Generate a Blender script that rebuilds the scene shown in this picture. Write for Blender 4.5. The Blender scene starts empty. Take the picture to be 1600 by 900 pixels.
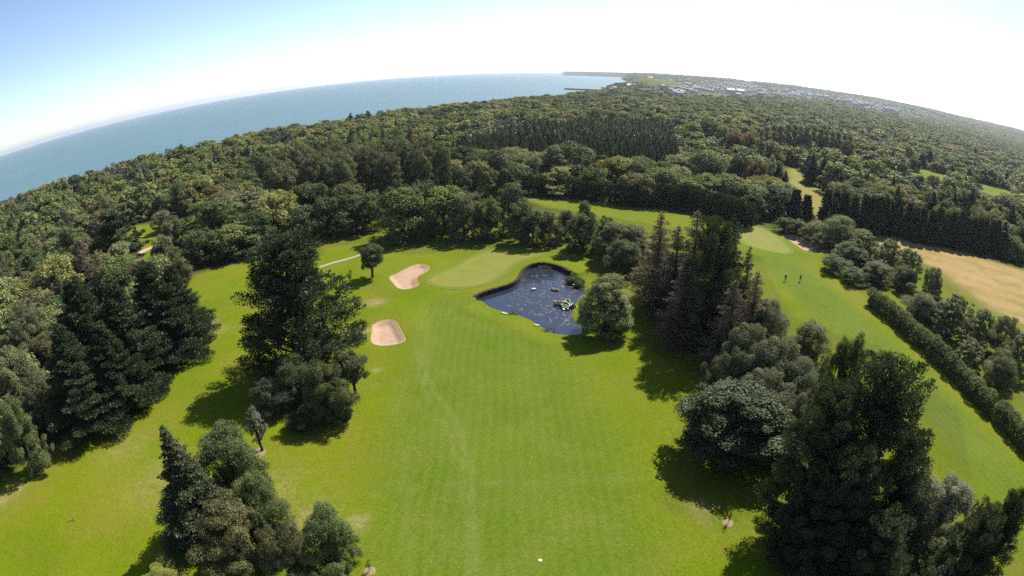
import bpy, math, random
import numpy as np
from mathutils import Vector, Matrix

# ------------------------------------------------------------------ scene, camera, light
scene = bpy.context.scene
COL = scene.collection
R = math.radians
H = 42.0                      # drone height over the fairway
PITCH, ROLL, FPX = R(22.4), R(-1.2), 872.0   # fitted to the curved sea horizon

cd = bpy.data.cameras.new('camera')
cd.type = 'PANO'
cd.panorama_type = 'FISHEYE_EQUISOLID'
cd.sensor_fit = 'HORIZONTAL'
cd.sensor_width = 36.0
cd.sensor_height = 36.0 * 9 / 16
cd.fisheye_lens = FPX / 1600 * 36.0
cd.fisheye_fov = R(170)
cd.lens = 15.0
cd.clip_start = 0.5
cd.clip_end = 60000
cam = bpy.data.objects.new('camera', cd)
COL.objects.link(cam)
scene.camera = cam
_c, _s = math.cos(ROLL), math.sin(ROLL)
_cp, _sp = math.cos(PITCH), math.sin(PITCH)
RIGHT = Vector((_c, _s * _sp, _s * _cp))
UP = Vector((-_s, _c * _sp, _c * _cp))
FWD = Vector((0, _cp, -_sp))
cam.matrix_world = Matrix(((RIGHT.x, UP.x, -FWD.x, 0), (RIGHT.y, UP.y, -FWD.y, 0), (RIGHT.z, UP.z, -FWD.z, H), (0, 0, 0, 1)))

SUN_AZ, SUN_EL = R(42), R(50.5)     # azimuth from +Y towards +X
world = bpy.data.worlds.new('World')
scene.world = world
world.use_nodes = True
wn = world.node_tree
sky = wn.nodes.new('ShaderNodeTexSky')
sky.sky_type = 'NISHITA'
sky.sun_disc = False
sky.sun_elevation = SUN_EL
sky.sun_rotation = SUN_AZ
sky.air_density = 0.7
sky.dust_density = 0.5
sky.ozone_density = 0.2
bg = wn.nodes['Background']
bg.inputs['Strength'].default_value = 0.096
wn.links.new(sky.outputs[0], bg.inputs[0])

sl = bpy.data.lights.new('sun', 'SUN')
sl.energy = 5.0
sl.angle = R(0.53)
sl.color = (1.0, 0.95, 0.86)
sun = bpy.data.objects.new('sun', sl)
COL.objects.link(sun)
SUNDIR = Vector((math.sin(SUN_AZ) * math.cos(SUN_EL), math.cos(SUN_AZ) * math.cos(SUN_EL), math.sin(SUN_EL)))
sun.rotation_euler = SUNDIR.to_track_quat('Z', 'Y').to_euler()
sun.location = SUNDIR * 300

scene.view_settings.view_transform = 'Standard'
scene.view_settings.look = 'None'
scene.view_settings.exposure = 1.16
scene.view_settings.gamma = 1.0
scene.view_settings.use_curve_mapping = False
scene.cycles.max_bounces = 6
scene.cycles.diffuse_bounces = 2
scene.cycles.glossy_bounces = 2
scene.cycles.transmission_bounces = 3
scene.cycles.volume_bounces = 0
scene.cycles.caustics_reflective = False
scene.cycles.caustics_refractive = False
scene.cycles.use_denoising = False

# ------------------------------------------------------------------ helpers
rng = np.random.default_rng(7)
random.seed(7)

def ray(px, py):
    x, y = px - 800.0, 450.0 - py
    r = max(math.hypot(x, y), 1e-6)
    t = 2 * math.asin(r / (2 * FPX))
    return RIGHT * (math.sin(t) * x / r) + UP * (math.sin(t) * y / r) + FWD * math.cos(t)

def at(px, py, z=0.0):
    """the place on the level z that the photograph shows at this point"""
    d = ray(px, py)
    k = (z - H) / d.z
    return (d.x * k, d.y * k)

def pix(p):
    v = (Vector(p) - Vector((0, 0, H))).normalized()
    x, y, z = v.dot(RIGHT), v.dot(UP), v.dot(FWD)
    r = 2 * FPX * math.sin(math.acos(max(-1, min(1, z))) / 2)
    h = max(math.hypot(x, y), 1e-9)
    return 800 + r * x / h, 450 - r * y / h

def poly(pts, z=0.0):
    return np.array([at(a, b, z) for a, b in pts])

def inside(P, X, Y):
    X = np.asarray(X, float); Y = np.asarray(Y, float)
    c = np.zeros(X.shape, bool)
    n = len(P)
    for i in range(n):
        x0, y0 = P[i]; x1, y1 = P[(i + 1) % n]
        if y0 == y1:
            continue
        c ^= ((y0 > Y) != (y1 > Y)) & (X < (x1 - x0) * (Y - y0) / (y1 - y0) + x0)
    return c

def dist(P, X, Y, closed=True):
    X = np.asarray(X, float); Y = np.asarray(Y, float)
    d = np.full(X.shape, 1e12)
    n = len(P)
    for i in range(n if closed else n - 1):
        ax, ay = P[i]; bx, by = P[(i + 1) % n]
        vx, vy = bx - ax, by - ay
        t = np.clip(((X - ax) * vx + (Y - ay) * vy) / (vx * vx + vy * vy + 1e-12), 0, 1)
        d = np.minimum(d, (X - ax - t * vx) ** 2 + (Y - ay - t * vy) ** 2)
    return np.sqrt(d)

def smooth(a, b, x):
    t = np.clip((x - a) / (b - a), 0, 1)
    return t * t * (3 - 2 * t)

def rounded(P, n=3):
    P = np.asarray(P, float)
    for _ in range(n):
        Q = np.roll(P, -1, 0)
        P = np.stack([.75 * P + .25 * Q, .25 * P + .75 * Q], 1).reshape(-1, 2)
    return P

def tag(o, label=None, cat=None, group=None, kind=None):
    if label: o['label'] = label
    if cat: o['category'] = cat
    if group: o['group'] = group
    if kind: o['kind'] = kind
    return o

def mesh(name, v, f, mats=(), smooth_=False):
    me = bpy.data.meshes.new(name)
    me.from_pydata([tuple(map(float, p)) for p in v], [], [tuple(map(int, q)) for q in f])
    for m in mats: me.materials.append(m)
    if smooth_:
        me.polygons.foreach_set('use_smooth', [True] * len(me.polygons))
    me.update()
    return me

def quads(name, V, nq, mats, attrs=None, smooth_=False, F=None):
    """fast mesh of quads; V (n,3); faces are F (m,4) or consecutive fours"""
    me = bpy.data.meshes.new(name)
    V = np.ascontiguousarray(V, np.float32)
    if F is None:
        F = np.arange(nq * 4, dtype=np.int32)
    F = np.ascontiguousarray(F, np.int32).ravel()
    m = len(F) // 4
    me.vertices.add(len(V)); me.vertices.foreach_set('co', V.ravel())
    me.loops.add(len(F)); me.loops.foreach_set('vertex_index', F)
    me.polygons.add(m)
    me.polygons.foreach_set('loop_start', np.arange(0, 4 * m, 4, dtype=np.int32))
    me.polygons.foreach_set('loop_total', np.full(m, 4, np.int32))
    me.polygons.foreach_set('use_smooth', np.full(m, smooth_, bool))
    for k, (dom, a) in (attrs or {}).items():
        at_ = me.attributes.new(k, 'FLOAT', dom)
        at_.data.foreach_set('value', np.ascontiguousarray(a, np.float32))
    for mt in mats: me.materials.append(mt)
    me.update(calc_edges=True)
    me.validate()
    return me

def obj(name, me, parent=None, loc=(0, 0, 0)):
    o = bpy.data.objects.new(name, me)
    COL.objects.link(o)
    o.location = loc
    if parent is not None: o.parent = parent
    return o

def empty(name, loc=(0, 0, 0), rz=0.0, scale=(1, 1, 1)):
    o = bpy.data.objects.new(name, None)
    COL.objects.link(o)
    o.location = loc; o.rotation_euler = (0, 0, rz); o.scale = scale
    o.empty_display_size = 0.2
    return o

# ------------------------------------------------------------------ materials
ALBEDO = 0.63      # one scale on every base colour, so that lit surfaces stay in real-world range at this exposure
class NT:
    def __init__(s, name):
        s.m = bpy.data.materials.new(name)
        s.m.use_nodes = True
        s.t = s.m.node_tree
        for n in list(s.t.nodes): s.t.nodes.remove(n)
        s.out = s.n('ShaderNodeOutputMaterial')
    def n(s, t, **k):
        x = s.t.nodes.new(t)
        for a, b in k.items(): setattr(x, a, b)
        return x
    def l(s, a, b): s.t.links.new(a, b)
    def noise(s, scale, detail=4, rough=.55, vec=None, dist_=0.0):
        x = s.n('ShaderNodeTexNoise')
        x.inputs['Scale'].default_value = scale
        x.inputs['Detail'].default_value = detail
        x.inputs['Roughness'].default_value = rough
        x.inputs['Distortion'].default_value = dist_
        if vec is not None: s.l(vec, x.inputs['Vector'])
        return x.outputs[0]
    def ramp(s, fac, stops, interp='LINEAR'):
        x = s.n('ShaderNodeValToRGB')
        x.color_ramp.interpolation = interp
        e = x.color_ramp.elements
        while len(e) < len(stops): e.new(.5)
        for i, (p, c) in enumerate(stops):
            e[i].position = p
            e[i].color = (c[0], c[1], c[2], 1) if not isinstance(c, (int, float)) else (c, c, c, 1)
        s.l(fac, x.inputs[0])
        return x.outputs[0]
    def mix(s, fac, a, b, mode='MIX'):
        x = s.n('ShaderNodeMix', data_type='RGBA', blend_type=mode)
        for i, v in ((0, fac), (6, a), (7, b)):
            if hasattr(v, 'is_output'): s.l(v, x.inputs[i])
            elif isinstance(v, (int, float)): x.inputs[i].default_value = v if i == 0 else (v, v, v, 1)
            else: x.inputs[i].default_value = (v[0], v[1], v[2], 1)
        return x.outputs[2]
    def math(s, op, a, b=0.0, clamp=False):
        x = s.n('ShaderNodeMath', operation=op, use_clamp=clamp)
        for i, v in ((0, a), (1, b)):
            if hasattr(v, 'is_output'): s.l(v, x.inputs[i])
            else: x.inputs[i].default_value = v
        return x.outputs[0]
    def attr(s, name):
        x = s.n('ShaderNodeAttribute', attribute_name=name)
        return x.outputs['Fac']
    def pos(s):
        return s.n('ShaderNodeNewGeometry').outputs['Position']
    def bump(s, h, strength, distance):
        x = s.n('ShaderNodeBump')
        x.inputs['Strength'].default_value = strength
        x.inputs['Distance'].default_value = distance
        s.l(h, x.inputs['Height'])
        return x.outputs[0]
    def pbr(s, col, rough=.8, spec=.3, normal=None, metal=0.0):
        x = s.n('ShaderNodeBsdfPrincipled')
        if hasattr(col, 'is_output'): s.l(s.mix(1.0, col, ALBEDO, 'MULTIPLY'), x.inputs['Base Color'])
        else: x.inputs['Base Color'].default_value = (*[a * ALBEDO for a in col], 1)
        if hasattr(rough, 'is_output'): s.l(rough, x.inputs['Roughness'])
        else: x.inputs['Roughness'].default_value = rough
        x.inputs['Specular IOR Level'].default_value = spec
        x.inputs['Metallic'].default_value = metal
        if normal is not None: s.l(normal, x.inputs['Normal'])
        s.l(x.outputs[0], s.out.inputs[0])
        return x

def simple(name, col, rough=.7, var=.25, scale=3.0, spec=.3):
    t = NT(name)
    n = t.noise(scale, 4)
    c = t.mix(n, tuple(a * (1 - var) for a in col), tuple(min(1, a * (1 + var)) for a in col))
    t.pbr(c, rough, spec)
    return t.m

def leaf_material(name, ramp=None, gloss=.07, trans=.28, value=2.35):
    """leaves: colour from the tree's own object colour (or from its random number in a far wood)"""
    t = NT(name)
    oi = t.n('ShaderNodeObjectInfo')
    base = oi.outputs['Color'] if ramp is None else t.ramp(oi.outputs['Random'], ramp)
    tint = t.attr('tint')
    v = t.math('MULTIPLY_ADD', tint, 0.95)
    v.node.inputs[2].default_value = 0.52
    c = t.mix(1.0, base, v, 'MULTIPLY')
    hs = t.n('ShaderNodeHueSaturation')
    hs.inputs['Saturation'].default_value = 1.0
    hs.inputs['Value'].default_value = value * ALBEDO
    hue = t.math('MULTIPLY_ADD', tint, -0.03); hue.node.inputs[2].default_value = 0.502
    t.l(hue, hs.inputs['Hue']); t.l(c, hs.inputs['Color'])
    c = hs.outputs[0]
    d = t.n('ShaderNodeBsdfDiffuse'); t.l(c, d.inputs[0])
    tr = t.n('ShaderNodeBsdfTranslucent')
    c2 = t.mix(1.0, c, (1.25, 1.2, .6), 'MULTIPLY'); t.l(c2, tr.inputs[0])
    m1 = t.n('ShaderNodeMixShader'); m1.inputs[0].default_value = trans
    t.l(d.outputs[0], m1.inputs[1]); t.l(tr.outputs[0], m1.inputs[2])
    g = t.n('ShaderNodeBsdfGlossy'); g.inputs['Roughness'].default_value = .42
    g.inputs[0].default_value = (.8, .85, .8, 1)
    m2 = t.n('ShaderNodeMixShader'); m2.inputs[0].default_value = gloss
    t.l(m1.outputs[0], m2.inputs[1]); t.l(g.outputs[0], m2.inputs[2])
    t.l(m2.outputs[0], t.out.inputs[0])
    return t.m

LEAF = leaf_material('leaf', gloss=.011, trans=.34, value=2.5)
NEEDLE = leaf_material('needle', gloss=.015, trans=.2, value=2.35)
FAR_LEAF = leaf_material('wood_leaf', [(0, (.040, .062, .020)), (.15, (.080, .112, .034)), (.32, (.058, .084, .028)), (.5, (.120, .140, .052)), (.65, (.076, .104, .036)), (.8, (.150, .160, .050)), (.92, (.125, .108, .050)), (1, (.07, .090, .04))], gloss=.015, trans=.3)
FAR_NEEDLE = leaf_material('wood_needle', [(0, (.036, .056, .028)), (.5, (.052, .074, .036)), (1, (.076, .090, .050))], gloss=.02, trans=.15, value=2.0)
DARK_LEAF = leaf_material('dark_wood_leaf', [(0, (.026, .040, .020)), (.3, (.040, .056, .028)), (.6, (.054, .068, .032)), (.85, (.046, .052, .034)), (1, (.075, .066, .040))], gloss=.02, trans=.25)
BARK = simple('bark', (.055, .042, .030), .9, .45, 2.0)
PALE_BARK = simple('pale_bark', (.16, .14, .12), .9, .5, 2.0)

# ------------------------------------------------------------------ outlines of the place
COAST = np.array([(-6000, -5000), (-1500, -600), (-820, -20), (-560, 215), (-405, 362), (-310, 465), (-215, 560), (-120, 660), (-20, 810), (95, 1060), (235, 1330),
                  (300, 1412), (285, 1470), (262, 1640), (285, 1740), (360, 1850), (500, 2150), (640, 2900), (770, 3800), (1180, 5300), (980, 5800), (640, 6700),
                  (900, 9000), (1300, 14000), (20000, 20000), (20000, -5000)], float)
POND_WALL = rounded(poly([(738, 463.8), (746.7, 457.6), (773, 449.6), (796, 443), (809, 435), (813, 422), (826.7, 412), (848, 408.7), (867.6, 412), (883.6, 418), (892.4, 423)]), 0)
POND_BANK = poly([(912, 438), (917, 450.5), (914.7, 459.3), (905, 468), (897.8, 480.7), (895, 493), (899.6, 500), (912, 511), (911, 521.6), (901, 523.7), (880, 523.7), (862, 520.7),
                  (844.4, 511), (826.7, 500), (805, 491), (782, 486), (764, 480), (750, 470)], -.75)
POND = np.vstack([POND_WALL, POND_BANK])
WATER_Z = -0.85
GREEN = rounded(poly([(671, 438), (680, 428), (713, 415), (733, 403), (750, 395), (773, 388), (816, 385), (843, 387), (848, 392), (833, 400), (810, 407), (796, 415), (786, 427), (766, 440), (733, 447), (700, 447), (676, 443)]), 2)
GREEN2 = rounded(poly([(1153, 354), (1171, 353), (1185, 354), (1199, 360), (1213, 369), (1223, 379), (1235, 389), (1233, 393), (1220, 393), (1200, 389), (1184, 386), (1167, 381), (1157, 370)]), 2)
BUNK = [rounded(poly(p), 2) for p in (
    [(581, 507), (593, 500.7), (611, 498), (620, 503), (624, 513), (633, 528), (631, 533), (613, 538), (590, 538), (580, 533), (580, 523), (582, 515)],
    [(606, 431), (623, 425), (640, 415), (656, 410), (668, 412), (671, 417), (666, 423), (651, 430), (650, 437), (655, 442), (648, 448), (633, 451), (621, 448), (615, 440)],
    [(1220, 368), (1225, 365), (1236, 364), (1251, 370), (1264, 377), (1276, 383), (1287, 389), (1288, 395), (1279, 395), (1264, 393), (1253, 388), (1245, 382), (1233, 374)])]
OPEN_MAIN = poly([(-60, 1000), (-20, 770), (60, 705), (130, 655), (200, 615), (260, 572), (310, 535), (335, 500), (300, 470), (288, 445), (300, 428), (370, 408), (500, 402), (512, 386), (560, 378), (640, 394),
                  (740, 381), (830, 388), (880, 388), (922, 396), (932, 420), (960, 470), (1000, 482), (1010, 530), (1060, 570), (1112, 592), (1118, 620), (1062, 700), (1052, 780), (1130, 806),
                  (1222, 765), (1240, 800), (1250, 1000)])
OPEN_SIDE = poly([(815, 309), (870, 306), (1000, 322), (1120, 340), (1190, 351), (1215, 362), (1292, 392), (1290, 404), (1330, 440), (1400, 490), (1500, 590), (1600, 690), (1720, 820), (1720, 920),
                  (1540, 810), (1500, 720), (1490, 640), (1420, 580), (1370, 540), (1300, 520), (1240, 500), (1210, 460), (1180, 400), (1140, 382), (1060, 355), (980, 345), (900, 330), (850, 322)])
DRY = poly([(1285, 335), (1360, 362), (1420, 372), (1480, 386), (1560, 408), (1640, 432), (1740, 470), (1740, 600), (1600, 510), (1540, 478), (1470, 425), (1420, 398), (1340, 372)])
DRY2 = poly([(1228, 262), (1245, 262), (1292, 300), (1296, 338), (1275, 338), (1245, 308), (1230, 292)])
LEFT_OPEN = poly([(196, 352), (260, 346), (305, 335), (318, 346), (275, 374), (245, 404), (205, 404)])
LEFT_OPEN2 = poly([(150, 408), (176, 412), (182, 432), (160, 436)])
LAWN = poly([(1415, 262), (1450, 265), (1485, 273), (1480, 284), (1440, 277), (1418, 270)])
LAWN2 = poly([(1522, 285), (1560, 292), (1585, 300), (1580, 312), (1550, 304), (1528, 297)])
OPENS = [OPEN_MAIN, OPEN_SIDE, DRY, DRY2, LEFT_OPEN, LEFT_OPEN2, LAWN, LAWN2]

_nz = [(rng.uniform(0, 6.28), rng.uniform(0, 6.28), rng.uniform(.7, 1.4), rng.uniform(.7, 1.4)) for _ in range(6)]
def wobble(X, Y, wl):
    s = 0
    for i, (a, b, c, d) in enumerate(_nz):
        k = 6.283 / wl * (1 + .37 * i)
        s = s + np.sin(X * k * c + a + .6 * np.sin(Y * k * .7 + b)) * np.sin(Y * k * d + b) / (1 + .4 * i)
    return s / 2.6

def gz(X, Y):
    """height of the land"""
    X = np.asarray(X, float); Y = np.asarray(Y, float)
    D = np.hypot(X, Y); A = np.degrees(np.arctan2(X, Y))
    z = .22 * wobble(X, Y, 55.0) * smooth(20, 60, D)
    ridge = np.interp(A, [0, 8, 17, 24, 33, 40, 47, 54, 70], [30, 32, 41, 43, 50, 58, 54, 74, 80])
    z = z + ridge * smooth(1700, 5200, D) + 5 * wobble(X, Y, 900.0) * smooth(1500, 3500, D)
    # headland behind the harbour
    z = z + 26 * np.exp(-(((X - 470) / 170) ** 2 + ((Y - 1850) / 150) ** 2))
    inl = inside(COAST, X, Y)
    dc = dist(COAST, X, Y)
    fall = np.where(D < 1500, 110.0, 60.0)
    z = np.where(inl, -13.2 + (z + 13.2) * smooth(0, 1, np.clip(dc / fall, 0, 1) * .85 + .05), -13.2 - 6 * smooth(0, 80, dc))
    # bunkers
    for b in BUNK:
        m = (np.abs(X - b[:, 0].mean()) < 25) & (np.abs(Y - b[:, 1].mean()) < 25)
        if m.any():
            i = inside(b, X[m], Y[m]); d = dist(b, X[m], Y[m])
            z[m] += np.where(i, .10 - .55 * smooth(0, 1.4, d), .10 * (1 - smooth(0, 3.0, d)) + .22 * np.exp(-((d - 2.5) / 2.2) ** 2))
    # pond basin
    m = (np.abs(X - 5) < 30) & (np.abs(Y - 97) < 34)
    if m.any():
        x, y = X[m], Y[m]
        i = inside(POND, x, y); d = dist(POND, x, y)
        wall = dist(POND_WALL, x, y, False) < dist(POND_BANK, x, y, False) + .01
        out = np.where(wall, 0.0, -.72 * (1 - smooth(0, 5.0, d)))
        zi = np.where(wall, np.where(d < .22, 0.0, -1.7), -.75 - .9 * smooth(0, 1.5, d))
        z[m] = np.where(i, zi, z[m] * smooth(0, 7, d) + out)
    return z

def g1(x, y):
    return float(gz(np.array([x]), np.array([y]))[0])

# ------------------------------------------------------------------ ground sheet
def axis(parts, lo, hi, grow=1.035):
    a = [parts[0][0]]
    for s, e, st in parts:
        n = int(round((e - s) / st))
        a += list(np.linspace(s, e, n + 1)[1:])
    st = parts[-1][2]
    while a[-1] < hi:
        st *= grow; a.append(a[-1] + max(st, (a[-1] - parts[-1][1]) * .035))
    b = []; st = parts[0][2]; v = parts[0][0]
    while v > lo:
        st *= grow; v -= st; b.append(v)
    return np.array(b[::-1] + a)

XS = axis([(-130, -50, 1.0), (-50, -10, .5), (-10, 22, .36), (22, 100, .5), (100, 150, 1.0)], -7000, 12000)
YS = axis([(20, 60, 1.0), (60, 78, .5), (78, 120, .36), (120, 150, .5), (150, 240, 1.0)], -300, 14000)
GX, GY = np.meshgrid(XS, YS)
GZ = gz(GX.ravel(), GY.ravel()).reshape(GX.shape)

def fade(P, X, Y, w):
    """1 inside the outline, 0 outside, soft over w metres"""
    d = dist(P, X, Y)
    return smooth(-w, w, np.where(inside(P, X, Y), d, -d))

fx, fy = GX.ravel(), GY.ravel()
near = (np.hypot(fx, fy) < 700)
def near_fade(P, w):
    o = np.zeros(fx.shape); o[near] = fade(P, fx[near], fy[near], w); return o

FAIRWAY = rounded(poly([(600, 1000), (585, 900), (590, 760), (610, 640), (645, 560), (655, 500), (672, 470), (700, 462), (735, 470), (760, 490), (800, 505), (850, 530), (900, 560), (930, 620), (975, 700), (1010, 800), (1040, 900), (1060, 1000)]), 2)
FAIR2 = rounded(poly([(1160, 392), (1240, 400), (1290, 440), (1360, 500), (1440, 570), (1530, 660), (1640, 780), (1640, 860), (1540, 760), (1440, 640), (1340, 540), (1260, 480), (1200, 420)]), 2)
open_ = np.zeros(fx.shape)
for p in (OPEN_MAIN, OPEN_SIDE, LEFT_OPEN, LEFT_OPEN2, LAWN, LAWN2, poly([(490, 415), (500, 385), (570, 372), (575, 385), (540, 410)])):
    open_ = np.maximum(open_, near_fade(p, 2.5))
for p in (DRY, DRY2):
    open_ = np.maximum(open_, near_fade(p, 4))
_d = np.hypot(fx, fy)
open_ = np.maximum(open_, (smooth(-75, -62, fx) * (1 - smooth(135, 150, fx)) * (1 - smooth(150, 178, _d)) * .75))
fair = np.maximum(near_fade(FAIRWAY, 5.0), near_fade(FAIR2, 2.0))
dry = np.maximum(near_fade(DRY, 5.0), .55 * near_fade(DRY2, 5.0))
track = np.zeros(fx.shape)
nn = near & (fy < 150)
for tr, w, s in (([(655, 540), (662, 575), (680, 610), (712, 650), (733, 720), (740, 800), (745, 920)], .45, 1.0), ([(650, 545), (655, 590), (672, 625), (700, 665), (722, 730), (728, 820), (730, 920)], .4, .8),
                 ([(580, 768), (680, 757), (800, 751), (960, 744), (1060, 735)], .3, .7), ([(590, 752), (700, 748)], .25, .4), ([(660, 520), (690, 500), (712, 470)], .4, .7), ([(630, 700), (640, 900)], .5, .5),
                 ([(660, 470), (668, 520), (664, 600)], .7, .6), ([(615, 640), (640, 560), (660, 500)], .6, .4)):
    d = dist(poly(tr), fx[nn], fy[nn], False)
    track[nn] = np.maximum(track[nn], s * np.exp(-(d / w) ** 2))
bare = np.zeros(fx.shape)
for (px, py, r) in ((-2, 775, 2.2), (10, 768, 1.6), (25, 760, 1.3), (560, 812, 1.2), (588, 575, .7), (586, 470, 2.0), (190, 700, 4), (60, 705, 2.5), (130, 660, 2.0), (215, 605, 2.0), (330, 515, 2.5), (325, 500, 2.0), (1245, 800, 2.0), (1290, 860, 3.5), (1320, 870, 3),
                    (245, 750, 5), (420, 760, 4), (570, 515, 1.2), (470, 800, 4), (1100, 790, 1.5)):
    cx, cy = at(px, py)
    d = np.hypot((fx - cx), (fy - cy))
    bare = np.maximum(bare, np.exp(-(d / r) ** 2) * (1.0 if r < 3.2 else .45))
hl = np.exp(-(((fx - 470) / 200) ** 2 + ((fy - 1850) / 180) ** 2))
open_ = np.maximum(open_, .45 * smooth(.25, .5, hl))
och = np.exp(-(((fx - 640) / 150) ** 2 + ((fy - 2150) / 200) ** 2)); open_ = np.maximum(open_, smooth(.3, .6, och)); dry = np.maximum(dry, .8 * smooth(.3, .6, och))
inland = np.clip((GZ.ravel() + 12.3) / 2.0, 0, 1)

def ground_material():
    t = NT('meadow')
    p = t.pos()
    big = t.noise(.045, 4, .6, p); mid = t.noise(.35, 5, .6, p); fine = t.noise(4.0, 5, .7, p); finest = t.noise(14.0, 3, .7, p)
    rough_c = t.ramp(big, [(.30, (.104, .160, .004)), (.50, (.136, .178, .005)), (.70, (.172, .188, .012))])
    rough_c = t.mix(t.math('MULTIPLY', t.ramp(t.noise(.13, 6, .68, p), [(.46, 0.0), (.72, 1.0)]), .62), rough_c, (.200, .165, .030))
    fair_c = t.ramp(t.noise(.07, 4, .6, p), [(.32, (.088, .146, .006)), (.68, (.122, .166, .016))])
    fair_c = t.mix(t.math('MULTIPLY', t.ramp(t.noise(.22, 5, .65, p), [(.45, 0.0), (.75, 1.0)]), .45), fair_c, (.165, .165, .040))
    # faint mowing bands along the hole
    wv = t.n('ShaderNodeTexWave', wave_type='BANDS', bands_direction='X'); wv.inputs['Scale'].default_value = .23
    wv.inputs['Distortion'].default_value = 2.6; wv.inputs['Detail'].default_value = 2; wv.inputs['Detail Scale'].default_value = .4
    t.l(p, wv.inputs['Vector'])
    fair_c = t.mix(t.math('MULTIPLY', wv.outputs['Fac'], .17), fair_c, (.175, .215, .040))
    c = t.mix(t.attr('fair'), rough_c, fair_c)
    tf = t.math('MULTIPLY', t.attr('track'), t.ramp(mid, [(.35, .08), (.7, .42)]))
    c = t.mix(tf, c, (.215, .245, .085))
    dry_c = t.ramp(t.noise(.10, 5, .65, p, 1.0), [(.30, (.210, .180, .045)), (.5, (.300, .218, .078)), (.7, (.370, .255, .115))])
    wv2 = t.n('ShaderNodeTexWave', wave_type='BANDS', bands_direction='DIAGONAL'); wv2.inputs['Scale'].default_value = .05; wv2.inputs['Distortion'].default_value = 5; wv2.inputs['Detail'].default_value = 3
    t.l(p, wv2.inputs['Vector'])
    dry_c = t.mix(t.math('MULTIPLY', wv2.outputs['Fac'], .35), dry_c, (.40, .29, .15))
    c = t.mix(t.attr('dry'), c, dry_c)
    c = t.mix(t.math('MULTIPLY', t.attr('bare'), t.ramp(t.noise(.9, 4, .6, p), [(.35, .1), (.65, .95)])), c, (.330, .245, .140))
    # floor of the woods and far farmland
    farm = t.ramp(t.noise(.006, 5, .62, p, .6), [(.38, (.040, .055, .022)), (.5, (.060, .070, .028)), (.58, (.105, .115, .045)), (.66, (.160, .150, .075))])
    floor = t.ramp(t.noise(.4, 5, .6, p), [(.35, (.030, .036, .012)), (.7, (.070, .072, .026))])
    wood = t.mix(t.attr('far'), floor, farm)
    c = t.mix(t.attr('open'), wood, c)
    c = t.mix(t.attr('beach'), c, (.42, .36, .27))
    f = t.ramp(fine, [(.25, .62), (.75, 1.38)])
    f2 = t.ramp(finest, [(.2, .82), (.8, 1.18)])
    c = t.mix(1.0, c, t.mix(1.0, f, f2, 'MULTIPLY'), 'MULTIPLY')
    h = t.math('ADD', t.math('MULTIPLY', fine, .6), finest)
    t.pbr(c, .9, .04, t.bump(h, .55, .09))
    return t.m

nyy, nxx = GX.shape
I = np.arange(nyy * nxx).reshape(nyy, nxx)
F = np.stack([I[:-1, :-1], I[:-1, 1:], I[1:, 1:], I[1:, :-1]], -1).reshape(-1, 4)
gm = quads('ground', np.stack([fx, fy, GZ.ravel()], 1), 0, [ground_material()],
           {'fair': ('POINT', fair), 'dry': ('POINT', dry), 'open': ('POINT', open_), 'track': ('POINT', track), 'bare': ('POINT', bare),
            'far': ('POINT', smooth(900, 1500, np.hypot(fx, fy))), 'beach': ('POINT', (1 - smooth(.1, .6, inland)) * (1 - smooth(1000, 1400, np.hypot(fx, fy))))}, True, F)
tag(obj('ground', gm), kind='structure')

# ------------------------------------------------------------------ sea
t = NT('sea_water')
p = t.pos()
mp = t.n('ShaderNodeMapping'); mp.inputs['Scale'].default_value = (1, 1, 1); t.l(p, mp.inputs[0])
big = t.noise(.004, 4, .6, mp.outputs[0]); mid = t.noise(.05, 5, .65, mp.outputs[0])
c = t.ramp(big, [(.3, (.068, .155, .170)), (.7, (.088, .178, .190))])
c = t.mix(t.math('MULTIPLY', t.ramp(mid, [(.4, 0.0), (.8, 1.0)]), .3), c, (.125, .205, .220))
t.pbr(c, .42, .35, t.bump(mid, .6, 2.0))
SEA = t.m
n = 96
vs = [(0, 0, -12)]
rings = [200, 600, 1500, 4000, 9000, 19000]
for r in rings:
    vs += [(r * math.cos(6.28318 * k / n), r * math.sin(6.28318 * k / n), -12) for k in range(n)]
fs = [(0, 1 + k, 1 + (k + 1) % n) for k in range(n)]
for j in range(len(rings) - 1):
    a, b = 1 + j * n, 1 + (j + 1) * n
    fs += [(a + k, b + k, b + (k + 1) % n, a + (k + 1) % n) for k in range(n)]
tag(obj('sea', mesh('sea', vs, fs, [SEA])), kind='structure')

# ------------------------------------------------------------------ greens, bunkers, pond
def sheet(P, name, mat, lift, step=.5, zf=None):
    """sheet following the ground inside outline P: rim plus inner grid, as a fan of rings shrunk to the centre line"""
    P = np.asarray(P)
    import bmesh
    bm = bmesh.new()
    x0, y0 = P.min(0); x1, y1 = P.max(0)
    pts = list(map(tuple, P))
    g = np.array([(x, y) for x in np.arange(x0, x1, step) for y in np.arange(y0, y1, step)])
    k = inside(P, g[:, 0], g[:, 1]) & (dist(P, g[:, 0], g[:, 1]) > step * .5)
    pts += list(map(tuple, g[k]))
    from mathutils.geometry import delaunay_2d_cdt
    nP = len(P)
    v, e, f, *_ = delaunay_2d_cdt([Vector(q) for q in pts], [(i, (i + 1) % nP) for i in range(nP)], [list(range(nP))], 1, 1e-5)
    v = np.array([(q.x, q.y) for q in v])
    z = gz(v[:, 0], v[:, 1]) + lift if zf is None else zf(v[:, 0], v[:, 1])
    return mesh(name, np.c_[v, z], f, [mat], True)

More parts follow.
